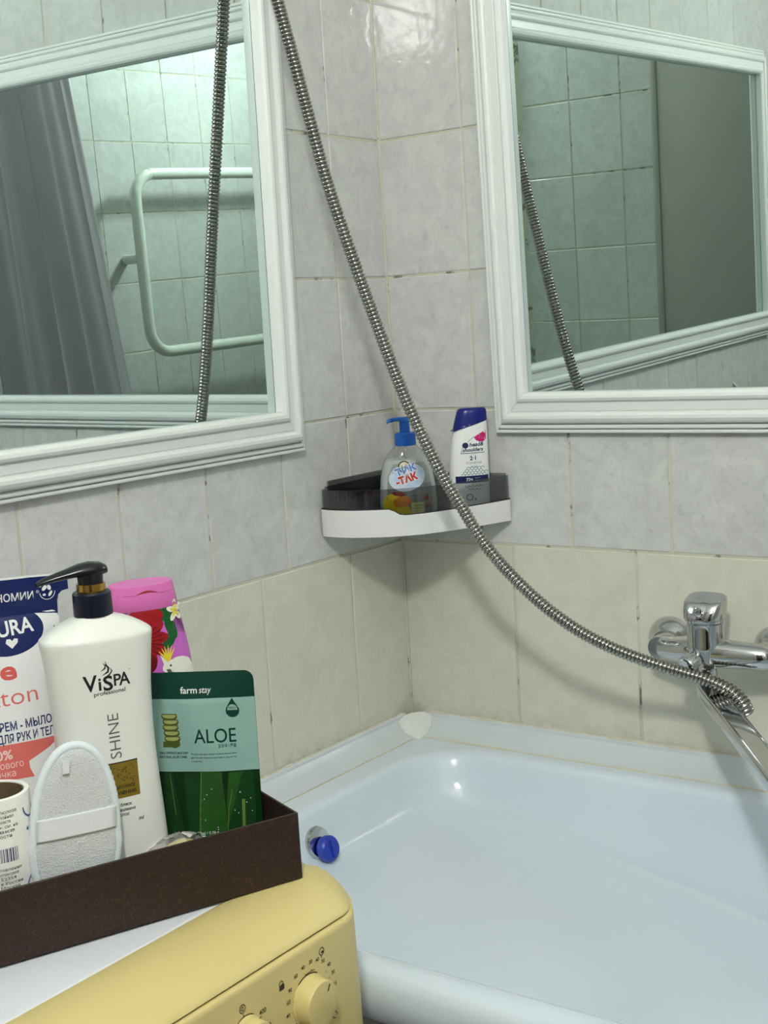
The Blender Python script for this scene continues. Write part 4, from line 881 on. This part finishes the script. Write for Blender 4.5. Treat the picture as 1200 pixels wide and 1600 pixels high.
prt('dark_leaf', [LINE([(0.0225 + 0.0024 * i, 0.2475 - 0.002 * i), (0.0260 + 0.0024 * i, 0.233 - 0.003 * i), (0.0265 + 0.0024 * i, 0.219 - 0.001 * i)], [0.0004, 0.0014, 0.0004]) for i in range(5)] + [LINE([(0.012 + 0.003 * i, 0.250), (0.018 + 0.003 * i, 0.246)], 0.0009) for i in range(4)], 'leaf_dark', PK, fr, 2)
prt('red_flower', fl, 'flower_red', PK, fr, 3)
prt('red_petal', [LINE([(-0.012, 0.214), (-0.012 + 0.024 * math.cos(a), 0.214 + 0.020 * math.sin(a))], [0.0004, 0.0016]) for a in [0.25 * i for i in range(25)]] + [ELL(-0.013, 0.192, 0.016, 0.012)], 'flower_deep', PK, fr, 4)
prt('white_petal', [ELL(0.0278 + 0.0052 * math.cos(a), 0.2395 + 0.0064 * math.sin(a), 0.0052, 0.0028, 14, a) for a in [0.3 + 2 * PI * i / 5 for i in range(5)]] + [ELL(0.0275, 0.1850, 0.0135, 0.0085, 24, -0.15), ELL(0.0165, 0.1860, 0.009, 0.006, 20, 0.3), PG([(0.0065, 0.1985), (0.014, 0.1905), (0.016, 0.1825), (0.011, 0.1835)]), ELL(0.034, 0.176, 0.010, 0.012)], 'petal_white', PK, fr, 5)
prt('yellow_petal', [ELL(0.0278 + 0.003 * math.cos(a), 0.2395 + 0.0038 * math.sin(a), 0.0030, 0.0015, 10, a) for a in [0.3 + 2 * PI * i / 5 for i in range(5)]] + [LINE([(0.0145, 0.1915), (0.0145 + 0.013 * math.cos(a), 0.1915 + 0.0155 * math.sin(a))], [0.0032, 0.0005]) for a in (2.35, 2.05, 1.8, 1.5, 1.2, 0.9)], 'petal_yellow', PK, fr, 6)
prt('bird_eye', [ELL(0.0165, 0.1865, 0.0012, 0.0012, 12), PG([(0.0115, 0.1835), (0.016, 0.1830), (0.017, 0.1800), (0.013, 0.1790)])], 'print_grey', PK, fr, 7)

# ------------------------------------------------------------------ refill pouch
AU = product('refill_pouch', 0.193, -0.910, ZI, 64, 'white cream-soap refill pouch with navy header at the left of the brown box', 'pouch')
st = dense([(0.0, 0.050, 0.034), (0.006, 0.0565, 0.036), (0.05, 0.0605, 0.033), (0.12, 0.0610, 0.026), (0.18, 0.0590, 0.018), (0.225, 0.0565, 0.0105), (0.252, 0.0545, 0.0050), (0.262, 0.0540, 0.0016)])
bottle('body', st, 'pouch_white', AU, 2.0, 64, 70)
fr0 = body_fn(st, 2.0)
def fr(x, z): return fr0(x, z) if z < 0.262 else (-0.0016 - 0.0012 * math.sin(x * 60) * min(1, (z - 0.262) * 60),)
hdr = [(-0.0665, 0.256), (0.0535, 0.256), (0.0540, 0.270), (0.0555, 0.2755), (0.0590, 0.2785), (0.0655, 0.2795), (0.0655, 0.2935), (0.03, 0.2958), (0.0, 0.2965), (-0.03, 0.2985), (-0.0665, 0.2990)]
sheet('header_seal', hdr, 'navy', AU, lambda x, z: (0.0005 - 0.0012 * math.sin(x * 60) * min(1, max(0, (z - 0.262)) * 60),), 0.0012)
sheet('white_border', [(-0.0665, 0.2988), (-0.03, 0.2983), (0.0, 0.2963), (0.03, 0.2956), (0.0655, 0.2933), (0.0655, 0.2950), (0.03, 0.2973), (0.0, 0.2982), (-0.03, 0.3003), (-0.0665, 0.3008)], 'pouch_white', AU, lambda x, z: (0.0004 - 0.0012 * math.sin(x * 60),), 0.0013)
prt('navy_print', [PG([(-0.050, 0.2625), (-0.050, 0.2755), (-0.02, 0.2775), (0.0, 0.2768), (0.03, 0.2725), (0.0510, 0.2590), (0.0535, 0.2640), (0.0535, 0.2665), (-0.0535, 0.2665), (-0.0535, 0.2640)][::-1])] if False else
    [PG([(-0.0525, 0.2760), (-0.0528, 0.2618), (-0.03, 0.2618), (0.0, 0.2618), (0.03, 0.2618), (0.0530, 0.2600), (0.0538, 0.2575), (0.050, 0.2590), (0.03, 0.2645), (0.010, 0.2668), (-0.01, 0.2672), (-0.03, 0.2660)][::-1])] + [ELL(0.0055, 0.2480, 0.0325, 0.0215, 40, 0.04)], 'navy', AU, fr, 1)
prt('lettering_white', [T('AURA', -0.0165, 0.2440, 0.0190, 0.022, 0, 'LEFT', 0.05, 0.0460), T('ДЛЯ ЭКОНОМИИ', -0.0445, 0.2770, 0.0100, 0.014, 0, 'LEFT', -0.02, 0.0760), T('®', 0.0345, 0.2800, 0.0040),
    PG([(0.0065, 0.2330), (0.0012, 0.2385), (0.0025, 0.2420), (0.0058, 0.2418), (0.0072, 0.2398), (0.0098, 0.2420), (0.0128, 0.2412), (0.0122, 0.2378)]), ARC(0.0450, 0.2800, 0.0072, PI * 1.02, PI * 2.0, 0.0006), ELL(0.0425, 0.2838, 0.0030, 0.0018, 14, 0.8), ELL(0.0470, 0.2838, 0.0018, 0.0026, 14, 0.3), ELL(0.0478, 0.2780, 0.0014, 0.0030, 14, -0.6), ELL(0.0420, 0.2775, 0.0016, 0.0012, 14), PG([(0.037, 0.2855), (0.0405, 0.2878), (0.0395, 0.2850)])], 'print_white', AU, fr, 3)
prt('lettering_coral', [T('Cream & oil', -0.040, 0.2235, 0.004, 0.0), T('Pure', -0.0535, 0.2050, 0.0240, 0.03, 0, 'LEFT', 0.02, 0.0600)], 'coral_text', AU, fr, 1)
prt('lettering_thin', [T('cotton', -0.0455, 0.1815, 0.0225, -0.006, 0, 'LEFT', 0.02, 0.0685)], 'coral', AU, fr, 1)
prt('lettering_navy', [T('КРЕМ - МЫЛО', -0.0200, 0.1600, 0.0108, 0.022, 0, 'LEFT', 0.0, 0.0540), T('ДЛЯ РУК И ТЕЛА', -0.0175, 0.1490, 0.0108, 0.022, 0, 'LEFT', 0.0, 0.0580), LINE([(0.0475, 0.243), (0.0482, 0.2475)], 0.0008)], 'navy', AU, fr, 1)
prt('coral_ribbon', [PG([(-0.054, 0.147), (-0.0132, 0.1478), (0.0419, 0.1468), (0.030, 0.1385), (0.0084, 0.1295), (0.0085, 0.1235), (0.0118, 0.1146), (-0.0165, 0.1157), (-0.054, 0.1157)])], 'coral', AU, fr, 1)
prt('lettering_pale', [T('100%', -0.0330, 0.1345, 0.0120, 0.02, 0, 'LEFT', 0, 0.0250), T('хлопкового', -0.0405, 0.1262, 0.0088, 0.0, 0, 'LEFT', 0.0, 0.0435), T('молочка', -0.0385, 0.1185, 0.0088, 0.0, 0, 'LEFT', 0.0, 0.0330)], 'pale_text', AU, fr, 2)

# ------------------------------------------------------------------ bath mitt (oval terry pad)
MT = product('bath_mitt', 0.3068, -0.9490, ZI, 60, 'oval white terry bath mitt with elastic strap leaning in the brown box', 'bath mitt', lean=-2.0, roll=5.0)
pad = []
mc = 0.0850; ma, mb = 0.0370, 0.0800
def mring(k, y): return [(k * ma * math.copysign(abs(math.cos(a)) ** 0.92, math.cos(a)) * (1.04 if math.sin(a) < 0 else 1.0), y, mc + (mb - (1 - k) * ma) * math.sin(a)) for a in [2 * PI * i / 56 for i in range(56)]]
loft('pad', [mring(k, y) for k, y in ((0.02, -0.0072), (0.4, -0.0072), (0.7, -0.0068), (0.86, -0.0058), (0.93, -0.004), (0.95, 0.0), (0.93, 0.004), (0.8, 0.006), (0.3, 0.007))], 'terry', MT, ang=70)
rm = [Vector(p) for p in mring(0.965, 0.0)]
n_ = len(rm); V, Fc = [], []
for i in range(n_ * 3):
    t = i / 3; a = rm[int(t) % n_]; b = rm[(int(t) + 1) % n_]; p = a.lerp(b, t - int(t)); tg = (b - a).normalized(); nx = tg.cross(Vector((0, 1, 0))); r_ = 0.0040 + 0.0005 * (i % 2)
    for j in range(10):
        an = 2 * PI * j / 10; V.append(p + nx * math.cos(an) * r_ + Vector((0, 1, 0)) * math.sin(an) * r_ * 1.25)
for i in range(n_ * 3):
    for j in range(10): Fc.append((i * 10 + j, i * 10 + (j + 1) % 10, ((i + 1) % (n_ * 3)) * 10 + (j + 1) % 10, ((i + 1) % (n_ * 3)) * 10 + j))
sharp(mk('binding', V, Fc, 'terry_edge', MT), 70)
rr = []
for i in range(13):
    z = 0.0865 + 0.0200 * i / 12; rr.append([(x, -0.0068 - (0.0006 if i % 2 else 0.0) - 0.0022 * (1 - (x / 0.0345) ** 4), z + 0.0035 * x / 0.035) for x in [-0.0345 + 0.069 * q / 12 for q in range(13)]])
o = loft('elastic_strap', rr, 'elastic', MT, False, False, True, closed=False, ang=80); s = o.modifiers.new('solid', 'SOLIDIFY'); s.thickness = 0.0015
box('hanging_tag', -0.0125, -0.0062, -0.0102, -0.0088, 0.1420, 0.1540, 'elastic', MT, 0.0003, 1)

# ------------------------------------------------------------------ paper roll at the left edge
TR = product('paper_roll', 0.259, -0.986, ZI, 58, 'printed white paper roll with brown cardboard core at the box end', 'paper roll')
lathe('wrapper', [(0.0305, 0.0), (0.0310, 0.002), (0.0310, 0.1285), (0.0303, 0.1305), (0.0270, 0.1310), (0.0262, 0.1300), (0.0262, 0.0)], 'paper', TR, 48)
lathe('core', [(0.0, 0.060), (0.0258, 0.060), (0.0260, 0.1295), (0.0250, 0.1295), (0.0248, 0.062), (0.0, 0.062)], 'card_brown', TR, 40)
def cyl(x, z): a = x / 0.0311; return (0.0311 * math.sin(a), -0.0311 * math.cos(a), z)
tx = []
for i, s in enumerate(('Состав: целлюлоза', 'бумага двухслойная', 'хранить в сухом месте', 'изготовитель: см. на', 'упаковке', 'срок годности')):
    tx.append(T(s, -0.024, 0.1190 - 0.0042 * i, 0.0042, 0.01, 0, 'LEFT', 0.0, 0.040 - 0.003 * (i % 3)))
for i, s in enumerate(('Дата изготовления', 'указана на упаковке', 'ГОСТ Р 52354', 'Сделано в России', 'Адрес: г. Москва', 'ул. Заводская', 'беречь от влаги', 'от огня и солнца')):
    tx.append(T(s, -0.024, 0.0690 - 0.0040 * i, 0.0038, 0.01, 0, 'LEFT', 0.0, 0.040 - 0.003 * (i % 3)))
prt('lettering', tx, 'print_grey', TR, cyl, 1, 0.004)
x = -0.010; bars = []
while x < 0.0145:
    wd = random.choice((0.0005, 0.0008, 0.0012)); bars.append(RECT(x, x + wd, 0.0765, 0.0885)); x += wd + random.choice((0.0005, 0.0009))
prt('barcode', bars, 'print_navy', TR, cyl, 1, 0.01)
prt('blue_print', [ARC(0.034, 0.119, 0.010, PI * 1.0, PI * 1.6, 0.0014), ARC(0.036, 0.045, 0.016, PI * 0.6, PI * 1.3, 0.0014), T('н', 0.026, 0.098, 0.006, 0.01)], 'print_blue', TR, cyl, 1, 0.004)
prt('red_print', [LINE([(0.034, 0.072), (0.034 + 0.008 * math.cos(a), 0.072 + 0.008 * math.sin(a))], [0.0012, 0.0003]) for a in [PI * 0.55 + 0.28 * i for i in range(9)]] + [ELL(0.034, 0.046, 0.004, 0.003)], 'print_red', TR, cyl, 2, 0.004)

# ------------------------------------------------------------------ wrapped sweets in clear film
def crumple(name, c, a, b, h, mt, parent, seed, amp=0.25, n=22, ang=20):
    rnd = random.Random(seed); rings = []
    for i in range(9):
        th = PI * (i + 0.15) / 8.3; ring = []
        for j in range(n):
            ph = 2 * PI * j / n; k = 1 + amp * (rnd.random() - 0.5)
            ring.append((c[0] + a * math.sin(th) * math.cos(ph) * k, c[1] + b * math.sin(th) * math.sin(ph) * k, c[2] - h * math.cos(th) * (1 + amp * 0.4 * (rnd.random() - 0.5))))
        rings.append(ring)
    return loft(name, rings, mt, parent, ang=ang)
CW = product('sweet_bag', 0.3380, -0.8480, ZI, 58, 'small crumpled clear bag of wrapped sweets in front of the green sachet', 'sweets')
crumple('clear_bag', (0.002, 0, 0.0290), 0.037, 0.015, 0.029, 'clear_film', CW, 3, 0.30)
crumple('yellow_sweet', (0.002, -0.002, 0.0445), 0.0145, 0.0085, 0.0085, 'candy_yellow', CW, 5, 0.12)
crumple('pink_sweet', (-0.020, -0.002, 0.0385), 0.0125, 0.008, 0.0085, 'candy_pink', CW, 8, 0.2)
crumple('silver_sweet', (0.0215, 0.0, 0.0440), 0.0085, 0.0075, 0.0085, 'chrome', CW, 11, 0.35)
crumple('lower_sweet', (0.010, 0.0, 0.018), 0.015, 0.009, 0.009, 'candy_pink', CW, 9, 0.2)

# ------------------------------------------------------------------ things seen only in the mirrors
TW = empty('towel_rail', (RX, -1.37, 0.45)); tag(TW, 'white looped tube towel rail on the wall seen in the left mirror', 'towel rail')
def tr(y, z, x=1.665): return (x - RX, y + 1.37, z - 0.45)
pts = [tr(-1.78, 0.705), tr(-1.5, 0.705), tr(-1.22, 0.703)]
pts += [tr(-1.205 + 0.075 * math.sin(a) , 0.628 + 0.075 * math.cos(a)) for a in [0.2, 0.5, 0.8, 1.1, 1.4]]
pts += [tr(-1.130, 0.55), tr(-1.130, 0.40), tr(-1.130, 0.30)]
pts += [tr(-1.205 + 0.075 * math.cos(a), 0.272 - 0.075 * math.sin(a)) for a in [0.2, 0.5, 0.8, 1.1, 1.4]]
pts += [tr(-1.24, 0.196), tr(-1.5, 0.193), tr(-1.78, 0.190)]
tube('rail_loop', crom(pts, 4), 0.0165, 'towel_rail_paint', TW, 18, 60)
tube('wall_bracket', [tr(-1.130, 0.468, 1.665), tr(-1.138, 0.468, 1.70), tr(-1.145, 0.468, 1.748)], 0.014, 'towel_rail_paint', TW, 14)
for z in (0.705, 0.190): tube('pipe_stub', [tr(-1.76, z, 1.665), tr(-1.785, z, 1.68), tr(-1.785, z, 1.749)], 0.0165, 'towel_rail_paint', TW, 14)

CU = empty('shower_curtain', (1.55, -0.735, 1.1)); tag(CU, 'grey-lilac satin shower curtain gathered at the far end of the tub', 'curtain')
nu, nv = 150, 14; V = []
for j in range(nv):
    t = j / (nv - 1); z = 1.085 - 1.78 * t
    x0 = 1.462 - 0.128 * ((1.085 - z) / 0.94)
    for i in range(nu):
        s = i / (nu - 1); x = x0 + (1.735 - x0) * s
        y = -0.738 + 0.028 * math.sin(s * 2 * PI * 4.6 + 0.35 * math.sin(t * 3)) * (0.8 + 0.3 * t) + 0.008 * math.sin(s * 2 * PI * 11 + t * 4)
        y += 0.11 * s ** 2 * max(0.0, min(1.0, (z + 0.27) / 0.2))
        V.append((x - 1.55, y + 0.735, z - 1.1))
Fc = [(j * nu + i, j * nu + i + 1, (j + 1) * nu + i + 1, (j + 1) * nu + i) for j in range(nv - 1) for i in range(nu - 1)]
o = mk('curtain_sheet', V, Fc, 'curtain_fabric', CU, True); s = o.modifiers.new('solid', 'SOLIDIFY'); s.thickness = 0.0012
RD = empty('curtain_rod', (0.87, -0.735, 1.11)); tag(RD, 'thin white rod above the tub carrying the curtain', 'curtain rod')
tube('rod', [(-0.866, 0, 0), (0.876, 0, 0)], 0.0105, 'towel_rail_paint', RD, 16)
for x, s in ((-0.868, 1), (0.878, -1)): lathe('rod_socket', [(0.0, 0.0), (0.022, 0.0), (0.022, 0.006), (0.014, 0.018), (0.0, 0.018)], 'towel_rail_paint', RD, 24, 'x', (x, 0, 0), Matrix.Rotation(0 if s > 0 else PI, 3, 'Z'))
for i in range(9):
    x = 1.475 + i * 0.030; ring = [Vector((x - 1.55, 0.0165 * math.cos(2 * PI * k / 20), 0.006 + 0.0175 * math.sin(2 * PI * k / 20))) for k in range(21)]
    tube('curtain_ring', ring, 0.0016, 'towel_rail_paint', CU, 6)

# ------------------------------------------------------------------ print belongs to the part it is printed on
for o, root in PRINTS:
    want = 'cap' if o.name.split('.')[0] in ('thumb_notch', 'cap_seam') else None
    for c in root.children:
        base = c.name.split('.')[0]
        if c is not o and base == (want or base) and base in ('cap', 'body', 'shell', 'wrapper', 'foil_back') and (want or base != 'cap'):
            if o.name.split('.')[0] in ('header_seal', 'white_border', 'photo_panel', 'mint_panel', 'dark_header'): break
            o.parent = c; break
for c in WM.children:
    if c.name.startswith('panel_marks'):
        c.parent = [p for p in WM.children if p.name.startswith('control_panel')][0]
